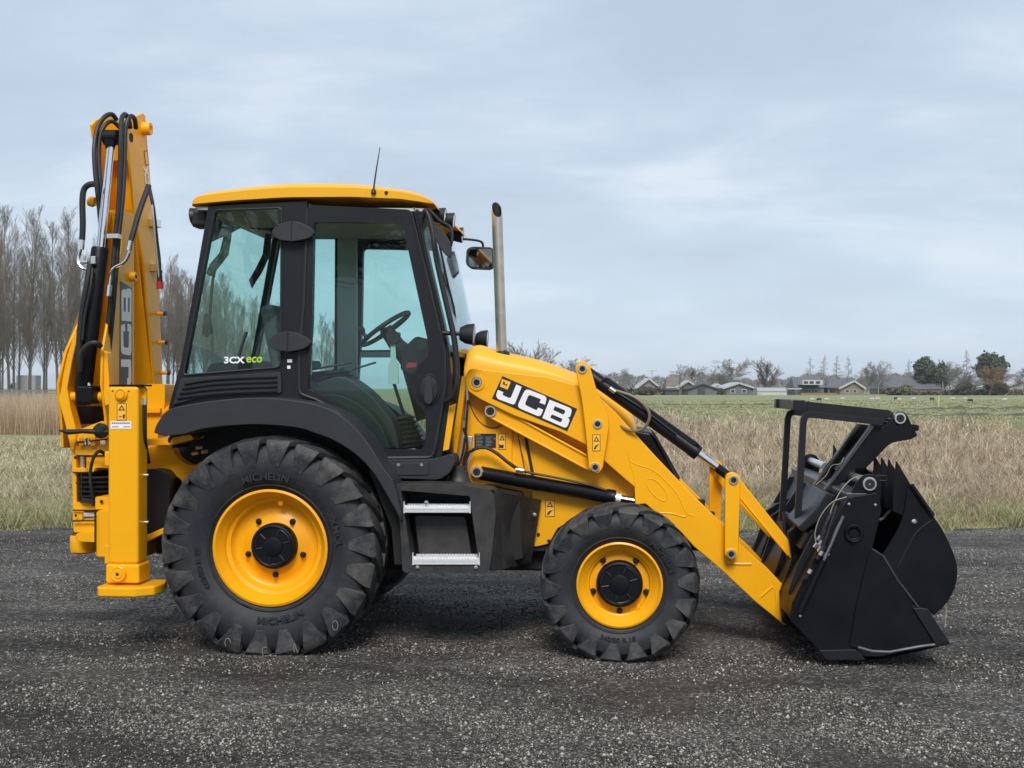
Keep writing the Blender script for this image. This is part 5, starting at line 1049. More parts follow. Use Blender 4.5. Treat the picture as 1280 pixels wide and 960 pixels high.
dl = plate('bucket_link', [(912, 596), (926, 600), (997, 689), (991, 701), (925, 630), (912, 612)], YA - .01, YA + .05, Yb, R, .006)
obj('link_flange', MB().tube([PY(925, 622, YA - .012), PY(985, 694, YA - .012)], .006, 6), Yb, dl)
# lift ram and tilt ram
def ram(name, a, b, cc, Ya, Yb_, r, rr2, cap=True):
    A, Bv, Cv = PY(*a, Ya), PY(*b, Yb_), PY(*cc, Yb_); d_ = (Bv - A).normalized(); L = (Bv - A).length
    o = obj(name, MB().lathe([(0, 0), (r * .9, 0), (r, .01), (r, L - .06), (r * 1.08, L - .055), (r * 1.08, L - .004), (r * .96, L), (rr2, L)], A, d_, 28), Kb, R, angle=40)
    obj('ram_rod', MB().cyl(Bv - d_ * .05, Cv, rr2, 20), M['chrome'], o); return o, d_
lr, d_ = ram('lift_ram', (600, 591), (769, 622), (830, 633), YA + .05, YA + .05, .047, .024)
pin(596, 590, YA - .006, .038, M['steel'], lr, True); obj('ram_eye', MB().cyl(PY(596, 590, YA + .10), PY(596, 590, YA + .0), .042), Yb, lr)
obj('rod_collar', MB().cyl(PY(770, 622, YA + .04), PY(776, 623, YA + .04), .030, 16), M['white'], lr)
tl, d2 = ram('tilt_ram', (733, 466), (873, 567), (899, 586), YA + .02, YA + .02, .046, .023)
obj('rod_end', MB().cyl(PY(896, 584, YA + .02), PY(915, 599, YA + .02), .030, 16), Kb, tl)
hose('ram_pipe', [(752, 478, YA - .02), (757, 473, YA - .03), (764, 476, YA - .03), (800, 503, YA - .03), (840, 532, YA - .03), (868, 552, YA - .03), (874, 558, YA - .01)], .009, M['rubber'], tl, 5, 8)
hose('ram_pipe', [(760, 484, YA - .03), (800, 509, YA - .035), (845, 543, YA - .03)], .008, M['frame'], tl, 5, 8)
obj('pipe_union', MB().cyl(PY(762, 485, YA - .04), PY(769, 490, YA - .04), .016, 12), M['steel'], tl)
# far side copies
for o in (la, bc, lk, vl, dl, lr, tl, tw): copy_tree(o, R, mirror=True)
for (x, y, r_) in ((914, 692, .03), (917, 600, .025), (728, 461, .025), (596, 478, .03), (850, 635, .07)): p = PY(x, y, YA); obj('cross_tube', MB().cyl((p.x, YA + .04, p.z), (p.x, -YA - .04, p.z), r_), Yb, R)
hose('ram_hose', [(766, 487, YA - .03), (790, 495, YA - .05), (806, 507, YA - .06), (812, 520, YA - .06), (806, 534, YA - .05), (793, 539, YA - .03), (778, 534, YA), (765, 520, YA + .06)], .010, mat('tan_hose', (.20, .15, .09), .5), R, 6, 8)
# hoses beside the cab
hose('hydraulic_hose', [(586, 600, -.60), (580, 590, -.62), (583, 572, -.63), (592, 562, -.64), (606, 559.5, -.64), (620, 566, -.64), (635, 578, -.64), (650, 588, -.63)], .012, M['rubber'], R, 6, 10)
hose('hydraulic_hose', [(650, 588, -.63), (668, 592, -.62), (700, 598, -.62), (735, 606, -.61), (758, 613, -.60)], .008, M['rubber'], R, 5, 8)
obj('hose_fitting', MB().cyl(PY(645, 587, -.63), PY(655, 588.5, -.63), .018, 12), M['steel'], R)
hose('hydraulic_hose', [(583, 480, -.60), (584, 505, -.62), (580, 530, -.62), (577, 560, -.62), (572, 580, -.62), (560, 592, -.62), (552, 598, -.62)], .009, M['cable'], R, 6, 8)
hose('hydraulic_hose', [(579, 535, -.63), (583, 545, -.63), (584, 560, -.63), (580, 575, -.62), (578, 594, -.62)], .009, M['rubber'], R, 6, 8)
hose('hydraulic_hose', [(585, 500, -.63), (583, 530, -.64), (581, 552, -.64), (575, 578, -.64), (566, 590, -.64), (554, 597, -.64)], .008, M['rubber'], R, 6, 8)
hose('hydraulic_hose', [(590, 553, -.64), (589, 565, -.64), (586, 580, -.64), (585, 594, -.62)], .007, M['cable'], R, 5, 8)
obj('hose_fitting', MB().cyl(PY(582, 512, -.62), PY(581, 524, -.62), .012, 10), M['steel'], R); obj('hose_bracket', MB().prism([PY(579, 545, -.63), PY(591, 546, -.63), (PY(590, 553, -.63)), PY(580, 553, -.63)], (0, .03, 0)), M['steel'], R, .002)
plate('black_pillar_cover', [(566, 500), (572, 470), (579, 470), (575, 520), (561, 590), (556, 596)], -.58, -.50, M['dark'], R, .01)
plate('footwell_strip', [(561, 508), (570, 504), (561, 562), (553, 564)], -.79, -.77, Yb, R, .003)
# ------------------------------------------------------------------ decals
def decal(name, pts, Y, m, parent, t=.002): return plate(name, pts, Y - t, Y, m, parent, 0)
jd = decal('maker_decal', [(615, 498), (709, 539), (721.5, 511), (628, 470)], YA - .001, M['decal_black'], la)
def cp(l): return [(600 + x / 9.6, 460 + y / 9.6) for x, y in l]
LJ = rnd([(435, 197), (500, 225), (418, 430), (395, 438), (212, 372), (190, 330), (215, 262), (280, 290), (268, 322), (350, 362), (372, 352)], [0, 0, 35, 0, 25, 35, 0, 0, 18, 22, 12])
LC = rnd([(548, 245), (805, 345), (780, 442), (712, 414), (735, 375), (585, 318), (535, 440), (680, 510), (697, 474), (758, 500), (725, 590), (440, 470)], [50, 42, 0, 0, 22, 26, 30, 22, 0, 0, 45, 55])
LB = rnd([(835, 380), (1110, 490), (1078, 592), (1050, 590), (1078, 620), (1040, 728), (748, 600)], [0, 42, 22, 0, 22, 45, 0]); LBh = [rnd([(898, 458), (1028, 510), (1005, 562), (878, 505)], [5, 18, 18, 5]), rnd([(860, 555), (992, 610), (970, 655), (843, 598)], [5, 18, 18, 5])]
LY = [(262, 130), (370, 168), (332, 260), (238, 222)]
def letters(fn, m_par, off):
    for L, Hs in ((LJ, None), (LC, None), (LB, LBh)):
        obj('decal_letter', MB().prism([fn(*p) for p in L], off, [[fn(*p) for p in h] for h in Hs] if Hs else None), M['white'], m_par, smooth=False)
YD = YA - .0045
letters(lambda x, y: PY(600 + x / 9.6, 460 + y / 9.6, YD), jd, (0, .0015, 0))
obj('maker_badge', MB().prism([PY(600 + x / 9.6, 460 + y / 9.6, YD) for x, y in LY], (0, .0015, 0)), M['decal_yellow'], jd, smooth=False)
bd = MB()
for q in ([(278, 160), (300, 168), (296, 200), (330, 190), (322, 215), (275, 198)],): bd.prism([PY(600 + x / 9.6, 460 + y / 9.6, YD - .001) for x, y in q], (0, .001, 0))
obj('badge_mark', bd, M['decal_black'], jd, smooth=False)
def warning(x0, y0, x1, y1, Y, parent, kind=0):
    d0 = decal('warning_label', [(x0, y1), (x1, y1), (x1, y0), (x0, y0)], Y, M['decal_black'], parent, .0015); w_, h_ = x1 - x0, y1 - y0; e_ = .7
    bg_ = MB(); add_plate(bg_, [(x0 + e_, y1 - e_), (x1 - e_, y1 - e_), (x1 - e_, y0 + e_), (x0 + e_, y0 + e_)], Y - .0025, Y - .0015); obj('label_field', bg_, M['decal_yellow'], d0, smooth=False)
    cx = (x0 + x1) / 2; t = MB(); a = w_ * .36
    t.prism([PY(cx - a, y0 + h_ * .42, Y - .0035), PY(cx + a, y0 + h_ * .42, Y - .0035), PY(cx, y0 + h_ * .10, Y - .0035)], (0, .001, 0), [[PY(cx - a * .5, y0 + h_ * .37, Y - .0035), PY(cx, y0 + h_ * .2, Y - .0035), PY(cx + a * .5, y0 + h_ * .37, Y - .0035)]])
    obj('label_symbol', t, M['decal_black'], d0, smooth=False); t = MB()
    if kind == 0: add_plate(t, [(cx - a, y0 + h_ * .88), (cx - a * .3, y0 + h_ * .66), (cx + a, y0 + h_ * .58), (cx + a * .2, y0 + h_ * .72), (cx - a * .3, y0 + h_ * .88)], Y - .0035, Y - .0025)
    elif kind == 1: add_plate(t, [(cx - a, y0 + h_ * .9), (cx + a * .5, y0 + h_ * .9), (cx + a * .6, y0 + h_ * .68), (cx - a * .4, y0 + h_ * .72), (cx - a, y0 + h_ * .64)], Y - .0035, Y - .0025)
    else:
        add_plate(t, [(cx + a * .45, y0 + h_ * .9), (cx + a * .8, y0 + h_ * .9), (cx + a, y0 + h_ * .66), (cx + a * .3, y0 + h_ * .66)], Y - .0035, Y - .0025); obj('label_symbol', t, M['decal_black'], d0, smooth=False); t = MB(); add_plate(t, [(cx - a * .8, y0 + h_ * .79), (cx + a * .1, y0 + h_ * .79), (cx + a * .1, y0 + h_ * .75), (cx - a * .8, y0 + h_ * .75)], Y - .0035, Y - .0025)
    obj('label_symbol', t, M['decal_black'], d0, smooth=False)
warning(740.5, 543, 750.5, 564, YA - .0755, bc, 0); warning(622.5, 542, 632.5, 562, -.5125, tw, 1); warning(681.5, 625, 693.5, 646, -.5005, COL.objects['chassis_side'], 0)
dpl = decal('data_plate', [(593, 560), (620, 560), (620, 542), (593, 542)], -.5125, M['decal_black'], tw); pt_ = MB()
for i in range(7): add_plate(pt_, [(595, 546.7 + i * 1.8), (604 - (i % 3), 546.7 + i * 1.8), (604 - (i % 3), 546.1 + i * 1.8), (595, 546.1 + i * 1.8)], -.5155, -.5145); add_plate(pt_, [(607, 546.7 + i * 1.8), (616 - (i * 7 % 4), 546.7 + i * 1.8), (616 - (i * 7 % 4), 546.1 + i * 1.8), (607, 546.1 + i * 1.8)], -.5155, -.5145)
add_plate(pt_, [(617.3, 549), (619, 549), (619, 547.5), (617.3, 547.5)], -.5155, -.5145); add_plate(pt_, [(594, 544.3), (601, 544.3), (601, 543), (594, 543)], -.5155, -.5145)
obj('plate_print', pt_, mat('grey_print', (.22, .23, .24), .5), dpl, smooth=False)

# ------------------------------------------------------------------ bucket
YB = -1.17
bside = [(1061, 622), (1096, 616), (1099, 621), (1102, 638), (1092, 680), (1089, 690), (1104, 696), (1141, 757), (1160, 762), (1186, 800), (1150, 812), (1112, 817), (1072, 812), (1080, 824), (1033, 824), (1024, 813), (988, 776), (990, 754), (1022, 688), (1055, 631)]
bk_ = plate('bucket', bside, YB, YB + .03, Kb, R, .004)
sd2 = copy_tree(bk_, R, mirror=True); sd2.name = 'bucket_far_side'
fr_ = plate('side_cutter', [(1086, 692), (1090, 686), (1104, 695), (1141, 757), (1160, 761), (1187, 803), (1150, 811), (1112, 816), (1072, 811), (1062, 808), (1070, 760)], YB - .014, YB - .002, Kb, bk_, .004)
obj('edge_bead', MB().tube([PY(x, y, YB - .012) for x, y in ((1072, 809), (1090, 814), (1112, 815), (1150, 808), (1188, 803))], .011, 8), M['edge_sheen'], bk_)
obj('edge_bead', MB().tube([PY(x, y, YB - .012) for x, y in ((1090, 686), (1104, 695), (1122, 725), (1148, 759))], .006, 8), M['edge_sheen'], bk_)
plate('wear_plate', [(1141, 760), (1160, 761), (1188, 804), (1170, 806)], YB - .030, YB - .014, M['frame'], bk_, .004)
plate('wear_shoe', [(1024, 813), (1070, 812), (1082, 825), (1033, 825)], YB - .018, YB - .003, M['frame'], bk_, .003)
def shell(name, pts, th, m, y=1.14, parent=bk_, bev=0):
    P = [PY(x, yy, YB) for x, yy in pts]; P = [Vector((p.x, 0, p.z)) for p in P]; mb = MB(); V = []
    n_ = len(P); nr = []
    for i in range(n_): t = (P[min(i + 1, n_ - 1)] - P[max(i - 1, 0)]).normalized(); nr.append(Vector((-t.z, 0, t.x)) * th)
    for s in (-y, y): V += [(p.x, s, p.z) for p in P] + [((p + q).x, s, (p + q).z) for p, q in zip(P, nr)]
    k = 2 * n_; F = [(i, i + 1, k + i + 1, k + i) for i in range(n_ - 1)] + [(n_ + i, k + n_ + i, k + n_ + i + 1, n_ + i + 1) for i in range(n_ - 1)]
    F += [(0, k, k + n_, n_), (n_ - 1, 2 * n_ - 1, k + 2 * n_ - 1, k + n_ - 1)]
    mb.add(V, F); return obj(name, mb, m, parent, angle=30)
shell('bucket_back', [(1064, 624), (1040, 668), (1012, 720), (995, 755), (993, 774), (1025, 808), (1036, 820), (1100, 822)], -.02, Kb)
shell('cutting_edge', [(1036, 821), (1100, 822), (1187, 803)], -.02, M['edge_sheen'])
p = PY(1088, 604, YB); ear = cat([(1062, 619), (1071, 603), (1080, 594), (1092, 593), (1100, 600), (1102, 616)], 3) + [(1099, 632), (1062, 634)]
e_ = plate('pivot_ear', ear, YB + .032, YB + .055, Kb, bk_, .005); pin(1087, 605, YB + .026, .043, M['steel'], bk_)
e2 = copy_tree(e_, bk_, mirror=True)
pb = MB(); pb.cyl((p.x, YB + .02, p.z), (p.x, -.42, p.z), .028); pb.cyl((p.x, .42, p.z), (p.x, -YB, p.z), .028); obj('pivot_shaft', pb, M['steel'], bk_)
tr_ = MB(); q = PY(1068, 622, YB); tr_.box((q.x - .05, YB + .03, q.z - .04), (q.x + .09, -YB - .03, q.z + .03)); obj('top_rail', tr_, M['edge_sheen'], bk_, .012)
for yy in (-.98, -.30, .40, .98):
    Q = [PY(x, y, YB) for x, y in ((1062, 628), (1040, 668), (1012, 720), (996, 753))]; Q2 = [PY(x, y, YB) for x, y in ((990, 748), (1002, 712), (1028, 662), (1050, 628))]
    obj('back_rib', MB().prism([Vector((v.x, yy, v.z)) for v in Q + Q2], (0, .03, 0)), M['frame'], bk_, .004)
obj('back_channel', MB().prism([Vector((v.x, -.9, v.z)) for v in [PY(x, y, YB) for x, y in ((1032, 672), (1018, 698), (1008, 694), (1022, 668))]], (0, 1.8, 0)), Kb, bk_, .01)
# hooks joining the arms to the bucket
for s in (-1, 1):
    hk = MB(); hk.prism([PY(x, y, -.66 if s < 0 else -.66) for x, y in ((985, 665), (1000, 655), (1030, 640), (1040, 700), (1000, 790), (978, 778), (975, 740), (990, 700))], (0, .05, 0))
    hk.prism([PY(x, y, -.50) for x, y in ((985, 665), (1000, 655), (1030, 640), (1040, 700), (1000, 790), (978, 778), (975, 740), (990, 700))], (0, .05, 0))
    o = obj('coupling_hook', hk, Kb, R, .006)
    if s > 0: o.scale = (1, -1, 1)
for (x, y) in ((1000, 700), (987, 768)): 
    o = obj('coupling_pin', MB().lathe([(.045, .6), (.045, 0), (.040, -.012), (.024, -.014), (.022, -.022), (0, -.022)], PY(x, y, -.68), (0, 1, 0), 24), Kb, R)
obj('edge_bead', MB().lathe([(.058, .01), (.058, -.012), (.050, -.020), (.040, -.018), (.036, -.006), (.030, -.004), (.026, -.010), (0, -.010)], PY(1067, 667, YB), (0, 1, 0), 28), Kb, bk_)
for (x, y) in ((1061, 630), (1094, 631), (1035, 693), (1000, 770)): obj('side_bolt', MB().lathe([(0, -.008), (.008, -.007), (.010, 0)], PY(x, y, YB - .001), (0, 1, 0), 10), M['steel'], bk_)
obj('hydraulic_cover', MB().prism([Vector((v.x, -.92, v.z)) for v in [PY(x, y, YB) for x, y in ((1054, 624), (1038, 652), (1012, 672), (1006, 664), (1030, 640), (1043, 620))]], (0, .58, 0)), M['frame'], bk_, .008)
for k_, yy in enumerate((-1.10, -1.06)):
    hose('bucket_pipe', [(1052, 640, yy), (1040, 662, yy), (1026, 690, yy), (1010, 722, yy), (996, 752, yy)], .010, M['steel'] if k_ else M['rubber'], bk_, 4, 8)
for k_, (x, y) in enumerate(((1031, 683), (1028, 689), (1024, 694), (1014, 712), (1010, 719))): obj('pipe_union', MB().cyl(PY(x, y, YB - .03), PY(x - 3, y + 5, YB - .03), .014, 8), M['steel'] if k_ % 2 else M['frame'], bk_)
hose('bucket_hose', [(1040, 640, YB - .02), (1034, 652, YB - .035), (1028, 668, YB - .035), (1030, 684, YB - .03)], .009, M['rubber'], bk_, 5, 8)
hose('bucket_hose', [(1046, 632, YB - .02), (1040, 650, YB - .035), (1033, 672, YB - .035), (1026, 690, YB - .03)], .009, M['rubber'], bk_, 5, 8)
# hinged front jaw
jaw = cat([(1136, 604), (1150, 622), (1166, 644), (1178, 662), (1187, 680), (1194, 697), (1197, 713), (1195, 730), (1189, 745), (1180, 758), (1168, 769)], 3) + [(1140, 757), (1104, 697)] + cat([(1103, 693), (1116, 673), (1126, 654), (1131, 634), (1134, 612)], 3)
jw = plate('clam_jaw', jaw, YB + .035, YB + .06, Kb, bk_, .004)
fj = plate('clam_jaw_far_side', jaw, YB + .035, YB + .06, Kb, bk_, .004); fj.scale = (1, -1, 1)
shell('jaw_back', [(1137, 606), (1166, 646), (1187, 682), (1196, 713), (1189, 744), (1169, 768)], .015, Kb, 1.12)
obj('jaw_wear_strip', MB().tube([PY(1139, 606, YB + .03), PY(1152, 625, YB + .03), PY(1166, 645, YB + .03)], .016, 6), Kb, jw)
obj('jaw_bolt', MB().lathe([(.016, .0), (.016, -.01), (.008, -.018), (0, -.018)], PY(1142.5, 652, YB + .034), (0, 1, 0), 12), M['steel'], jw)
obj('jaw_seam', MB().tube(spline([PY(x, y, YB + .034) for x, y in ((1165, 650), (1147, 664), (1134, 686), (1122, 710))], 4), .004, 6), M['dark'], jw)
# teeth of the jaw
for (xt, yt, xb0, xb1, yb, Yt) in ((1124, 578, 1124, 1139, 640, YB + .05), (0, 0, 0, 0, 0, YB + .26), (0, 0, 0, 0, 0, YB + .46), (0, 0, 0, 0, 0, YB + .68), (0, 0, 0, 0, 0, YB + 1.3), (0, 0, 0, 0, 0, YB + 1.6), (0, 0, 0, 0, 0, YB + 1.9), (0, 0, 0, 0, 0, YB + 2.2)):
    q = [PY(x, y, YB) for x, y in cat([(1123.5, 577), (1130, 588), (1136, 598), (1142, 609)], 3) + [(1140, 650), (1118, 640)] + cat([(1119, 620), (1122, 600), (1123, 588)], 3)]
    obj('jaw_tooth', MB().prism([Vector((v.x, Yt, v.z)) for v in q], (0, .04, 0)), Kb, jw, .004)
rmj = MB(); a = PY(1095, 622, YB + .08); b = PY(1133, 660, YB + .08)
jr = obj('jaw_ram', MB().tube([PY(1000, 765, YB - .03), PY(1030, 700, YB - .03)], .018, 10), Kb, bk_); obj('ram_rod', MB().tube([PY(1028, 704, YB - .03), PY(1054, 645, YB - .02)], .013, 10), M['chrome'], jr)
jr2 = copy_tree(jr, bk_, mirror=True)
for Yj in (YB + .25, YB + 1.9): obj('jaw_hose', MB().tube(spline([PY(1085, 640, Yj), PY(1100, 650, Yj), PY(1112, 640, Yj), PY(1127, 630, Yj)], 5), .014, 8), M['rubber'], jw)
hose('signal_cable', [(1058, 621, YB - .02), (1040, 628, YB - .03), (1026, 645, YB - .03), (1019, 665, YB - .03), (1020, 680, YB - .03)], .003, M['cable'], bk_)
hose('signal_cable', [(1090, 594, YB + .1), (1070, 596, YB + .05), (1055, 608, YB + .0), (1042, 630, YB - .02), (1032, 660, YB - .03), (1022, 690, YB - .03)], .003, M['cable'], bk_)
for yy in (594.5, 600.5): obj('hose_rod', MB().tube([PY(1095, yy, YB + .3), PY(1129, yy + 1.2, YB + .25)], .004, 6), M['frame'], bk_)
for i, (x, y) in enumerate(((1022, 675), (1025, 680), (1018, 684), (1023, 688))): obj('hose_fitting', MB().cyl(PY(x, y, YB - .02), PY(x + 4, y - 5, YB - .03), .012, 8), M['steel'], bk_)
for i in range(7):
    x = 985 + i * 3.2; hose('bucket_hose', [(x - 6, 640 + i * 3, -.30 + i * .05), (x - 2, 680, -.35 + i * .05), (x - 1, 715, -.40 + i * .05), (x - 8 - i, 750, -.42 + i * .05), (x - 20, 735 - i * 2, -.40)], .014, M['rubber'], R, 6, 8)
for i, (x, y, Y) in enumerate(((1002, 660, -.5), (1008, 665, -.5), (1012, 672, -.55), (1000, 674, -.55), (1010, 655, -.4))): obj('hose_fitting', MB().tube([PY(x, y, Y), PY(x + 6, y - 4, Y)], .013, 8), M['steel'], bk_)
obj('slip_tag', MB().tube([PY(1183, 757, YB + .1), PY(1181, 785, YB + .1)], .004, 5), M['cable'], jw)
# flip over carrier frame on top of the bucket
fr = plate('carrier_beam', rnd([(991.5, 500), (1111, 512.5), (1118, 517), (1106, 525), (991, 512.5)], 1.5), -.48, -.38, M['frame'], R, .006)
obj('beam_joint', MB().tube([PY(1010.5, 501, -.484), PY(1010, 515, -.484)], .004, 6), M['dark'], fr)
fb2 = copy_tree(fr, R); fb2.location.y = .86
bx = MB(); P1 = PY(991.5, 500, -.38); P2 = PY(991, 512.5, -.38); bx.box((P1.x, -.38, P2.z), (P1.x + .08, .42, P1.z)); obj('carrier_crossbar', bx, M['frame'], R, .004)
def hoop(Y, k=0):
    pts = [(996, 666), (1000, 600), (1003.5, 535)] + cat([(1004, 527), (1006, 521), (1011, 518)], 3) + [(1060, 523), (1104, 528)]
    P = [PY(x, y, -.62) for x, y in pts]; P = [Vector((p.x, Y, p.z)) for p in P]
    mb = MB(); V = []; n_ = len(P)
    for i, p in enumerate(P):
        t = (P[min(i + 1, n_ - 1)] - P[max(i - 1, 0)]).normalized(); nn = Vector((-t.z, 0, t.x)) * .021
        V += [p + nn + Vector((0, -.02, 0)), p + nn + Vector((0, .02, 0)), p - nn + Vector((0, .02, 0)), p - nn + Vector((0, -.02, 0))]
    mb.add(V, [(i * 4 + j, i * 4 + (j + 1) % 4, i * 4 + 4 + (j + 1) % 4, i * 4 + 4 + j) for i in range(n_ - 1) for j in range(4)] + [(0, 1, 2, 3), tuple(range(4 * n_ - 4, 4 * n_))])
    return obj('carrier_hoop', mb, M['frame'], R, .004)
hoop(-.62); hoop(.10)
wing = [(1032, 610), (1046, 588), (1091, 532), (1104, 534), (1113, 526), (1121, 516)] + cat([(1125, 514), (1131, 516), (1136, 522), (1139, 530)], 3) + [(1149, 531.5), (1149, 538), (1144.5, 539), (1147, 544.5)] + cat([(1140, 549), (1128, 551), (1115, 554), (1106, 561), (1098, 570)], 3) + [(1082, 586), (1069, 585.5), (1063, 596), (1050, 606)]
wg = plate('carrier_wing', wing, -.60, -.57, Kb, R, .005)
obj('wing_flange', MB().prism([PY(x, y, -.625) for x, y in ((1031, 612), (1034, 612), (1093, 533), (1089, 532))], (0, .06, 0)), M['edge_sheen'], wg)
pin(1125, 523, -.605, .038, M['steel'], wg)
wg2 = copy_tree(wg, R); wg2.location.y = .42
obj('wing_web', MB().prism([PY(x, y, -.57) for x, y in ((1052, 590), (1056, 590), (1104, 534), (1100, 534))], (0, .40, 0)), Kb, R)
sh_ = MB(); p = PY(1125, 523, -.6); sh_.cyl((p.x, -.58, p.z), (p.x, -.16, p.z), .03); obj('wing_shaft', sh_, M['steel'], R)
hose('wing_cable', [(1020, 606, -.4), (1032, 595, -.42), (1040, 582, -.45), (1050, 580, -.5), (1055, 572, -.5)], .0035, M['cable'], R)

# ------------------------------------------------------------------ stabiliser leg
YL = -1.15
lg = MB(); a = PY(135, 483, YL); b = PY(177, 706, YL); x0, x1 = PY(134.5, 600, YL).x, PY(172.5, 600, YL).x
lgp = MB().box((x0, YL, b.z), (x1, YL + .17, a.z)); leg = obj('stabiliser_leg', lgp, Yb, R, .022, seg=3)
lb = PY(0, 727, YL).z; bb = PY(0, 703, YL).z
obj('leg_sleeve', MB().box((x0 - .012, YL - .012, lb), (x1 + .012, YL + .182, bb)), Yb, leg, .018)
ft = MB(); zf, zg = PY(0, 731, YL - .06).z, PY(0, 743, YL - .06).z; f0, f1 = PY(122, 0, YL - .06).x, PY(199, 0, YL).x
ft.prism([(f0, YL - .06, zg), (f0 + .03, YL - .10, zg), (f1 - .12, YL - .10, zg), (f1 - .02, YL - .02, zg), (f1 - .0, YL + .10, zg), (f1 - .04, YL + .25, zg), (f0 + .05, YL + .25, zg), (f0, YL + .20, zg)], (0, 0, zf - zg))
obj('foot_pad', ft, Yb, leg, .012, seg=3)
obj('leg_boss', MB().lathe([(.050, .01), (.050, -.022), (.044, -.026), (.036, -.022), (.030, -.022), (.028, -.030), (.010, -.030), (.010, -.016), (0, -.016)], PY(149, 717, YL - .012), (0, 1, 0), 28), Yb, leg)
obj('leg_boss', MB().lathe([(.044, .01), (.042, -.016), (.034, -.022), (.032, -.014), (.028, -.014), (.026, -.026), (0, -.026)], PY(152, 493, YL), (0, 1, 0), 28), Yb, leg)
for x in (141, 161): obj('leg_hole', MB().lathe([(.006, -.001), (0, -.001)], PY(x, 489, YL), (0, 1, 0), 10), M['dark'], leg)
obj('boss_hole', MB().lathe([(.011, -.031), (0, -.032)], PY(149, 717, YL - .012), (0, 1, 0), 12), M['dark'], leg)
obj('leg_cap', MB().box((x0 + .005, YL + .01, a.z), (x1 + .03, YL + .16, a.z + .012)), Kb, leg)
warning(146, 504, 158, 525.5, YL - .0005, leg, 2)
wl = decal('dealer_sticker', [(138, 536), (164, 536), (164, 526.5), (138, 526.5)], YL - .0005, M['white'], leg); tx = MB()
for i in range(9): add_plate(tx, [(139.5 + i * 2.6, 529.6), (141.4 + i * 2.6, 529.6), (141.4 + i * 2.6, 528), (139.5 + i * 2.6, 528)], YL - .004, YL - .003)
for s0 in (140, 154.5): add_plate(tx, [(s0, 533.8), (s0 + 8, 533.8), (s0 + 8, 533), (s0, 533)], YL - .004, YL - .003)
obj('sticker_print', tx, mat('blue_grey_print', (.12, .14, .2), .5), wl, smooth=False)
for y in (594, 653): obj('grease_nipple', MB().tube([Vector((x1, YL + .10, PY(0, y, YL).z)), Vector((x1 + .03, YL + .10, PY(0, y, YL).z))], .008, 6), M['steel'], leg)
for k, x in enumerate((176, 180)): 
    hs_ = hose('leg_hose', [(170 + k, 487 + k, YL + .06), (175 + 2 * k, 486, YL + .07), (x + 1, 492, YL + .08), (x + 1, 505, YL + .08), (x + .5, 530, YL + .08), (x + 2, 555, YL + .12), (x + 6, 578, YL + .3)], .0125, M['rubber'], leg, 6, 8)
    obj('leg_pipe', MB().tube(spline([PY(170 + k, 487 + k, YL + .06), PY(175 + 2 * k, 485.5, YL + .068), PY(x + 1, 492, YL + .078), PY(x + 1, 498, YL + .078)], 5), .0145, 8), Yb, leg); obj('hose_fitting', MB().cyl(PY(x + 1, 497, YL + .08), PY(x + 1, 506, YL + .08), .016, 10), M['steel'], leg)
leg2 = copy_tree(leg, R, mirror=True)
# rear frame
fx = PY(150, 0, -.8).x
obj('rear_frame', MB().box((fx - .02, -1.0, .55), (fx + .12, 1.0, .68)), Yb, R, .01); obj('rear_frame', MB().box((fx - .02, -1.0, 1.20), (fx + .12, 1.0, 1.30)), Yb, R, .01)
plate('rear_chassis', cat([(182, 560), (200, 556), (215, 560), (222, 572), (240, 582), (256, 575), (290, 570)], 3) + [(300, 640), (240, 640), (232, 620), (226, 600), (212, 590), (182, 586)], -.62, -.52, Yb, R, .008)
plate('rear_rail', rnd([(182, 549), (205, 549), (238, 543), (242, 549), (215, 556), (182, 557)], 2), -.82, -.60, Yb, R, .008)
plate('rear_tank', rnd([(176, 590), (190, 586), (205, 588), (212, 596), (212, 664), (176, 664)], 4), -.75, -.2, M['frame'], R, .03)
plate('rear_tank', rnd([(176, 587), (222, 587), (232, 600), (232, 668), (176, 668)], 4), -.50, .3, M['dark'], R, .03)
plate('lower_brace', [(176, 672), (215, 655), (217, 661), (178, 680)], -.80, -.70, Yb, R, .006)
hose('hydraulic_hose', [(214, 556, -.8), (212, 549, -.82), (217, 544, -.82), (230, 541, -.8), (250, 545, -.8)], .012, M['rubber'], R)
for (x, y) in ((245, 560), (252, 565), (240, 567)): obj('hose_fitting', MB().cyl(PY(x, y, -.7), PY(x + 8, y - 1, -.7), .012, 8), M['steel'], R)
# ------------------------------------------------------------------ backhoe: boom and dipper folded upright, slewed across the rear
XB = PY(133, 490, -.60).x; XA = PY(74, 495, -.60).x
print('boom x', XA, XB, 'top z', PX(157, 153, XB))
def xplate(name, pts, X, th, m, parent, bevel=.006):
    return obj(name, MB().prism([PX(x, y, X) for x, y in pts], (th, 0, 0)), m, parent, bevel)
def YZ(px, py, X=None): p = PX(px, py, XB if X is None else X); return p.y, p.z
# boom: two side plates
bp_ = [(129, 439), (137, 393), (147, 337), (152, 311), (154, 263), (168, 268), (168, 481), (168, 540), (150, 560), (135, 560), (133, 520), (131, 505), (128, 480)]
boom = xplate('boom', bp_, XB, -.02, Yb, R); wb = XB - XA
bl_ = MB(); 
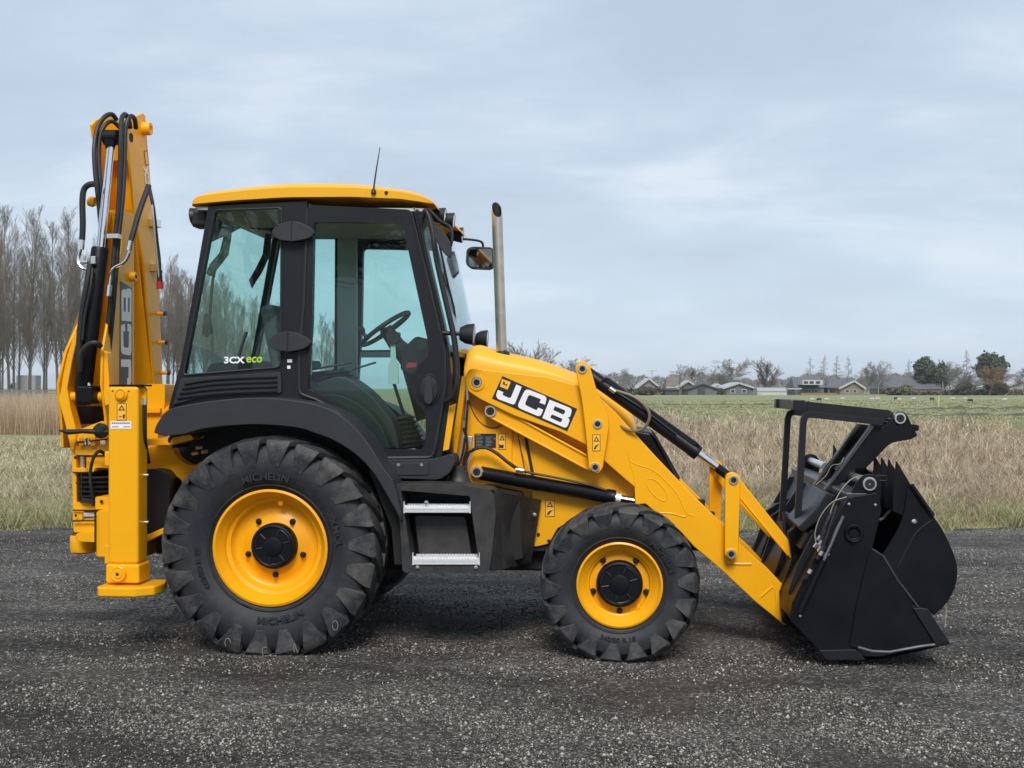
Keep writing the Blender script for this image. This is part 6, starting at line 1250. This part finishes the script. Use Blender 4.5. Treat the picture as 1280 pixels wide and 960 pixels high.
# the left side plate leans outward to the wide foot at the bottom
LP = [YZ(x, y) for x, y in bp_]; zlo = min(z for y, z in LP); zhi = max(z for y, z in LP)
def leftx(z): return XA + float(np.interp(z, [1.7, 1.95, 2.12, 2.4, 2.67, 2.95], [.0, .05, .11, .16, .19, .20]))
v1 = [Vector((leftx(z), y, z)) for y, z in LP]; v2 = [v + Vector((.02, 0, 0)) for v in v1]; n = len(v1)
bl_.add(v1 + v2, [tuple(range(n))[::-1], tuple(range(n, 2 * n))] + [(i, (i + 1) % n, n + (i + 1) % n, n + i) for i in range(n)]); obj('boom_side', bl_, Yb, boom, .006)
yb_, _ = YZ(160, 400); (yy0, zz0), (yy1, zz1) = YZ(160, 270), YZ(160, 520)
bw_ = MB().prism([(leftx(zz0) + .02, yy0, zz0), (XB - .02, yy0, zz0), (XB - .02, yy1, zz1), (leftx(zz1) + .02, yy1, zz1)], (0, .02, 0)); obj('boom_web', bw_, Yb, boom)
# flanges on the near edges of the foot
flg = MB(); flg.prism([PY(x, y, -.64) for x, y in ((128, 438), (134, 440), (137, 484), (138, 505), (131, 508), (127, 480))], (0, .08, 0)); obj('foot_flange', flg, Yb, boom, .008)
flg = MB(); flg.prism([PY(x, y, -.64) for x, y in ((94, 412), (97, 420), (90, 452), (84, 484), (88, 510), (96, 540), (92, 563), (88, 562), (81, 530), (73, 500), (73, 488), (83, 446))], (0, .10, 0)); obj('foot_flange', flg, Yb, boom, .008)
obj('foot_pivot', MB().cyl(PY(74, 496, -.58), PY(136, 496, -.58), .034), Yb, boom)
# dipper behind
dp_ = [(157, 155), (162, 149), (179, 141), (182, 145), (185, 184), (189, 234), (193, 263), (198, 340), (202, 430), (204.5, 515), (197, 520), (188, 420), (180, 330), (168, 265), (162, 192)]
dip = xplate('dipper', dp_, XB - .001, -.02, Yb, R); DP = [YZ(x, y) for x, y in dp_]
obj('dipper_side', MB().prism([(XB - .27, y, z) for y, z in DP], (.02, 0, 0)), Yb, dip, .006)
for (a, b) in (((182, 185), (204, 515)), ((168, 262), (198, 520))):
    (ya, za), (yb2, zb2) = YZ(*a), YZ(*b); obj('dipper_web', MB().prism([(XB - .25, ya, za), (XB - .02, ya, za), (XB - .02, yb2, zb2), (XB - .25, yb2, zb2)], (0, .015, 0)), Yb, dip)
(ya, za), (yb2, zb2) = YZ(170, 150), YZ(176, 200); obj('dipper_web', MB().prism([(XB - .25, ya, za), (XB - .02, ya, za), (XB - .02, yb2, zb2), (XB - .25, yb2, zb2)], (0, .02, 0)), Yb, dip)
# dark orange web between boom and dipper plates: inner box of the dipper facing the rear
# bosses and bolts on the dipper side
def xboss(px, py, r, h, m=Yb, nm='boss', par=None): obj(nm, MB().lathe([(r, -.01), (r, h * .8), (r * .9, h), (r * .5, h), (r * .45, h * .8), (0, h * .8)], PX(px, py, XB), (1, 0, 0), 20), m, par or dip)
xboss(179, 161, .05, .06); xboss(163.5, 346, .035, .04, par=boom)
obj('plate_hole', MB().lathe([(.035, .002), (0, .002)], PX(164, 172, XB), (1, 0, 0), 20), M['dark'], dip); obj('plate_hole', MB().lathe([(.015, .042), (0, .042)], PX(163.5, 346, XB), (1, 0, 0), 14), M['dark'], boom)
for (x, y) in ((197, 392), (199, 428), (202, 466), (203.5, 499)): obj('dipper_stud', MB().tube([PX(x, y, XB), PX(x, y, XB) + Vector((.055, 0, 0))], .014, 8), Yb, dip); obj('stud_head', MB().tube([PX(x, y, XB) + Vector((.05, 0, 0)), PX(x, y, XB) + Vector((.068, 0, 0))], .018, 8), M['rubber'], dip)
for (x, y) in ((190, 278), (192, 334)): obj('pipe_clamp', MB().box(PX(x - 4, y + 5, XB), PX(x - 4, y + 5, XB) + Vector((.06, .10, .06))), M['steel'], dip, .004)
hose('dipper_pipe', [(187, 236, -.1), (192, 262, -.1), (196, 300, -.05), (199, 325, -.05), (199.5, 348, -.05)], .014, M['rubber'], dip, 5, 8); obj('red_cap', MB().cyl(PY(200, 352, -.05), PY(200, 361, -.05), .026, 10), M['red'], dip); obj('pipe_coupling', MB().cyl(PY(199.3, 338, -.05), PY(200, 354, -.05), .020, 10), M['rubber'], dip)
obj('dipper_pipe', MB().tube([PY(190, 256, -.12), PY(199, 350, -.06)], .008, 8), M['steel'], dip)
# dipper lettering
(ya, za), (yb2, zb2) = YZ(187, 232), YZ(183, 188)
def xtext(txt, A, Bp, hgt_, m, par, bold=.03):     # written upward from A to Bp on the plane x = XB
    me = font_mesh(txt, 1, .002, bold); xs = [v.co.x for v in me.vertices]; ys_ = [v.co.y for v in me.vertices]; A = Vector(A); Bp = Vector(Bp); U = Bp - A; Vv = Vector((0, -U.normalized().z, U.normalized().y))
    for v in me.vertices: u = (v.co.x - min(xs)) / (max(xs) - min(xs)); t = (v.co.y - min(ys_)) / (max(ys_) - min(ys_)); h_ = v.co.z; v.co = A + U * u + Vv * (t * hgt_); v.co.x = XB + .002 + h_
    return obj('dipper_lettering', me, m, par, smooth=False)
xtext('3CX', PX(188.5, 240, XB), PX(184.5, 206, XB), .09, M['white'], dip)
obj('dipper_badge', MB().prism([PX(x, y, XB + .001) for x, y in ((180, 189), (184, 187.5), (186.5, 206), (182, 207))], (.001, 0, 0)), M['decal_black'], dip, smooth=False); obj('badge_field', MB().prism([PX(x, y, XB + .003) for x, y in ((180.7, 190), (183.6, 189), (185.7, 205), (182.5, 205.7))], (.001, 0, 0)), M['decal_yellow'], dip, smooth=False)
# boom decal reading upward
D0, D1, D2 = PX(165, 486, XB), PX(165, 360, XB), PX(149.5, 486, XB)
dz = D1.z - D0.z; dy = D2.y - D0.y
bdl = obj('maker_decal', MB().prism([PX(x, y, XB + .0015) for x, y in ((149, 484), (165, 484), (165, 360), (150.5, 351))], (.001, 0, 0)), M['decal_black'], boom, smooth=False)
ub = Vector((1045 - 145, 760 - 370)); vb = Vector((262 - 145, 90 - 370)); det = ub.x * vb.y - ub.y * vb.x
def uv(x, y): a = x - 145; b = y - 370; return (a * vb.y - b * vb.x) / det, (ub.x * b - ub.y * a) / det
def onboom(x, y): u_2, v_2 = uv(x, y); return Vector((XB + .004, D0.y + dy * v_2, D0.z + .01 + dz * (u_2 * 1.0 - .005)))
letters(onboom, bdl, (-.0015, 0, 0))
# boom ram
brm = obj('boom_ram', MB().tube([PY(104, 506, -.62), PY(104.3, 484, -.62), PY(104.6, 482, -.62), PY(125, 312, -.58), PY(125.3, 309, -.58)], [.052, .056, .060, .060, .052], 24), Kb, R, angle=30)
obj('ram_rod', MB().tube([PY(125, 315, -.58), PY(138, 184, -.48)], [.030, .028], 20), M['chrome'], brm)
obj('ram_eye', MB().box(PY(93.5, 505, -.70), PY(115, 482, -.70) + Vector((0, .16, 0))), Kb, brm, .02)
obj('rod_eye', MB().tube([PY(130, 172, -.45), PY(131, 172, -.45), PY(147, 172, -.45), PY(148, 172, -.45)], [.03, .055, .055, .03], 20), Kb, brm); obj('rod_end', MB().tube([PY(138, 176, -.47), PY(137.5, 189, -.48)], [.045, .028], 14), Kb, brm)
obj('ram_port', MB().box(PY(113, 330, -.68), PY(119, 320, -.68) + Vector((0, .05, 0))), M['steel'], brm, .004)
# hoses on the boom
for pts, r_ in (([(146, 150, -.3), (140, 143, -.34), (131, 146, -.4), (122, 160, -.45), (118, 185, -.5), (119, 215, -.52), (123, 250, -.52), (126, 285, -.50), (128, 320, -.44)], .017), ([(150, 160, -.3), (141, 152, -.36), (132, 156, -.42), (125, 172, -.45), (124, 205, -.48), (127, 240, -.5), (130, 280, -.48), (133, 320, -.42)], .015),
    ([(163, 160, -.25), (160, 148, -.3), (156, 143, -.36), (152, 150, -.42), (151, 175, -.46), (150, 215, -.48), (148, 260, -.50), (144, 300, -.52), (140, 350, -.55), (136, 400, -.56), (130, 445, -.55)], .018), ([(170, 160, -.2), (168, 148, -.28), (162, 146, -.34), (157, 160, -.38), (156, 190, -.42), (154, 240, -.46), (149, 290, -.50), (145, 340, -.52), (141, 390, -.53), (136, 440, -.52)], .017),
    ([(118, 230, -.62), (111, 231, -.62), (105, 237, -.62), (103, 252, -.62), (103.5, 280, -.62), (102.5, 303, -.62)], .021), ([(186, 232, -.45), (183, 240, -.48), (174, 265, -.55), (167, 290, -.6), (163, 304, -.62)], .020),
    ([(113, 330, -.66), (108, 360, -.68), (102, 395, -.68), (99, 430, -.68), (100, 455, -.68)], .022), ([(126, 433, -.70), (121, 429, -.73), (112, 430, -.74), (104, 438, -.74), (101, 450, -.73), (100, 464, -.72)], .019), ([(116, 335, -.68), (113, 360, -.70), (106, 395, -.70), (103, 425, -.70)], .010)):
    hose('hydraulic_hose', [p for p in pts], r_, M['rubber'], R, 5, 10)
for pts in ([(102.5, 302, -.62), (101, 312, -.62), (98, 322, -.62), (99, 331, -.63), (105, 336, -.63), (112, 338, -.64)], [(99, 325, -.62), (104, 328, -.63), (110, 328, -.64)], [(163, 304, -.62), (161, 318, -.62), (155, 328, -.62), (144, 334, -.62), (139, 340, -.62), (137, 352, -.62), (135.5, 368, -.62)]):
    obj('steel_pipe', MB().tube(spline([PY(*p) for p in pts], 5), .011, 8), M['chrome'], R)
for (a, b, r_) in (((103, 300), (101.5, 312), .020), ((164, 301), (161.5, 313), .020), ((137, 356), (135.5, 370), .018), ((100, 461), (101, 472), .022), ((107, 474), (112, 484), .02)): obj('hose_fitting', MB().cyl(PY(*a, -.64), PY(*b, -.64), r_, 12), M['chrome'] if r_ < .021 else M['steel'], R)
obj('pipe_clamp', MB().box(PY(133, 298, -.60), PY(148, 292, -.60) + Vector((0, .05, 0))), M['steel'], R, .003)
obj('boom_spring', MB().lathe([(.03, 0), (.04, .02), (.03, .05)], PY(119, 252, -.5), (-1, 0, 0), 12), Yb, boom)
# king post castings
def kp(name, pts, Y0, Y1, m=Yb, bev=.008, r=2): return plate(name, pts, Y0, Y1, m, R, bev, r=r)
kp('slew_casting', [(91, 540), (128, 526), (132, 534), (135, 548), (96, 552)], -.62, -.40); kp('slew_casting', [(91, 559), (96, 557.5), (136, 557.5), (136, 569), (95, 569)], -.62, -.30)
kp('slew_post', [(83, 530), (90, 530), (95, 560), (96, 640), (91, 640), (90, 565)], -.60, -.48, r=1); kp('slew_block', [(107, 571), (136, 570), (136, 585), (107, 585)], -.60, -.40)
obj('slew_pin', MB().cyl(PY(103.5, 567, -.56), PY(103.5, 588, -.56), .022), M['steel'], R); kp('slew_casting', [(90, 585), (117, 585), (118, 590), (91, 590)], -.63, -.30)
kp('slew_post', [(92, 588), (102, 588), (102, 632), (92, 632)], -.50, -.36, r=1)
kp('slew_backing', [(98, 556), (136, 556), (136, 686), (104, 686), (97, 640)], -.34, -.2, M['dark'])
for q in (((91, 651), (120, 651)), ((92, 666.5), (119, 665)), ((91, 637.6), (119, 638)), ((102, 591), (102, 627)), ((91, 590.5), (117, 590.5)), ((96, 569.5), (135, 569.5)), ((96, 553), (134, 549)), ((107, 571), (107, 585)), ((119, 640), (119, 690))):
    obj('casting_shade_line', MB().tube([PY(*q[0], -.66 if q[0][0] < 119 else -.88), PY(*q[1], -.66 if q[0][0] < 119 else -.88)], .0055, 6), M['dark'], R)  # dark tubes along the borders, recess shade between castings put in as colour
for (x, y, r_) in ((94.5, 572, .012), (95, 644.5, .010), (97, 671, .010), (96, 604, .008), (127, 627, .012)): obj('casting_hole', MB().lathe([(r_, -.002), (0, -.002)], PY(x, y, -.67 if x < 120 else -.81), (0, 1, 0), 12), M['dark'], R)
# rubber bellows over the slew ram
bl2 = MB(); pc = PY(122, 592, -.55)
for i in range(6): bl2.lathe([(.105, -.008), (.128, -.020), (.105, -.034)], pc + Vector((0, 0, -.004 - i * .032)), (0, 0, 1), 24)
obj('rubber_bellows', bl2, M['rubber'], R); kp('bellows_base', [(102, 622), (120, 624), (120, 628), (103, 627)], -.66, -.5, Pb)
kp('lower_casting', [(91, 628), (120, 628), (120, 638), (91, 637)], -.62, -.34); kp('pin_housing', [(91, 638), (101, 638), (103, 641), (103, 650), (91, 651)], -.64, -.40)
obj('lower_pin', MB().cyl(PY(101, 645, -.60), PY(122, 645, -.60), .030), M['steel'], R)
kp('lower_casting', [(91, 652), (120, 652), (120, 666), (92, 666)], -.63, -.34, r=3); kp('lower_lug', [(94, 670), (97, 666), (120, 664), (120, 678), (100, 677)], -.68, -.56)
obj('post_foot', MB().lathe([(.07, 0), (.088, .012), (.092, .03), (.092, .11), (.086, .13)], PY(104.5, 691, -.50), (0, 0, 1), 28), Yb, R); obj('post_foot_cap', MB().lathe([(0, .0), (.075, .0)], PY(104.5, 690.5, -.50), (0, 0, 1), 28), M['frame'], R)
kp('sideshift_box', [(119, 645), (122, 638), (137, 638), (137, 696), (120, 696), (118, 690)], -.86, -.60, r=3); kp('sideshift_box', [(119, 621), (137, 621), (137, 637), (119, 637)], -.80, -.60)
hose('slew_hose', [(117, 632, -.72), (114, 610, -.74), (113, 590, -.74), (117, 572, -.74), (124, 564, -.72), (132, 568, -.66)], .012, M['rubber'], R)
lvv = obj('latch_lever', MB().tube(spline([PY(74, 538, -.74), PY(84, 541, -.74), (PY(100, 539, -.74)), PY(120, 537, -.74), PY(136, 541, -.74)], 4), [.008, .012, .017, .020, .020] + [.020] * 12, 10) if False else MB().tube([PY(74, 538, -.74), PY(86, 540, -.74), PY(104, 539, -.74), PY(136, 540, -.74)], [.006, .020, .016, .022], 10), M['rubber'], R)
obj('latch_knob', MB().lathe([(0, -.05), (.05, -.03), (.055, 0), (.04, .03), (0, .035)], PY(127, 538, -.72), (.2, 1, .3), 16), M['rubber'], R)
kp('hook_bracket', [(98, 557), (99, 547), (104, 541), (116, 541), (119, 546), (119, 557), (113, 557), (112, 548), (106, 548), (104, 557)], -.66, -.58, r=1)
obj('hook_shackle', MB().tube([PY(107, 556, -.67), PY(106, 549, -.67), PY(110, 547, -.67), PY(111, 556, -.67)], .006, 6), M['steel'], R)
kp('backhoe_cross', [(180, 480), (206, 480), (206, 505), (204, 512), (212, 505), (213, 510), (203, 518), (198, 530), (197, 548), (180, 548)], -.1, .1, r=2); kp('backhoe_ledge', [(180, 510), (200, 510), (200, 516), (180, 516)], -.14, .1, r=1)
kp('slew_cover', [(96, 508), (136, 508), (136, 530), (98, 530)], -.40, -.2, M['dark'])


# ------------------------------------------------------------------ haze
hz = bpy.data.materials.new('haze_air'); hz.use_nodes = True; t = hz.node_tree; t.nodes.clear(); ho = N(t, 'ShaderNodeOutputMaterial'); pv = N(t, 'ShaderNodeVolumePrincipled')
pv.inputs['Density'].default_value = .0002; pv.inputs['Color'].default_value = (.95, .975, 1, 1); pv.inputs['Anisotropy'].default_value = .2; t.links.new(pv.outputs[0], ho.inputs['Volume'])
tag(obj('haze', MB().box((-3500, -1800, -1.2), (3500, 3800, 30)), hz, smooth=False), 'thin pale winter haze over the fields', 'haze', kind='stuff')
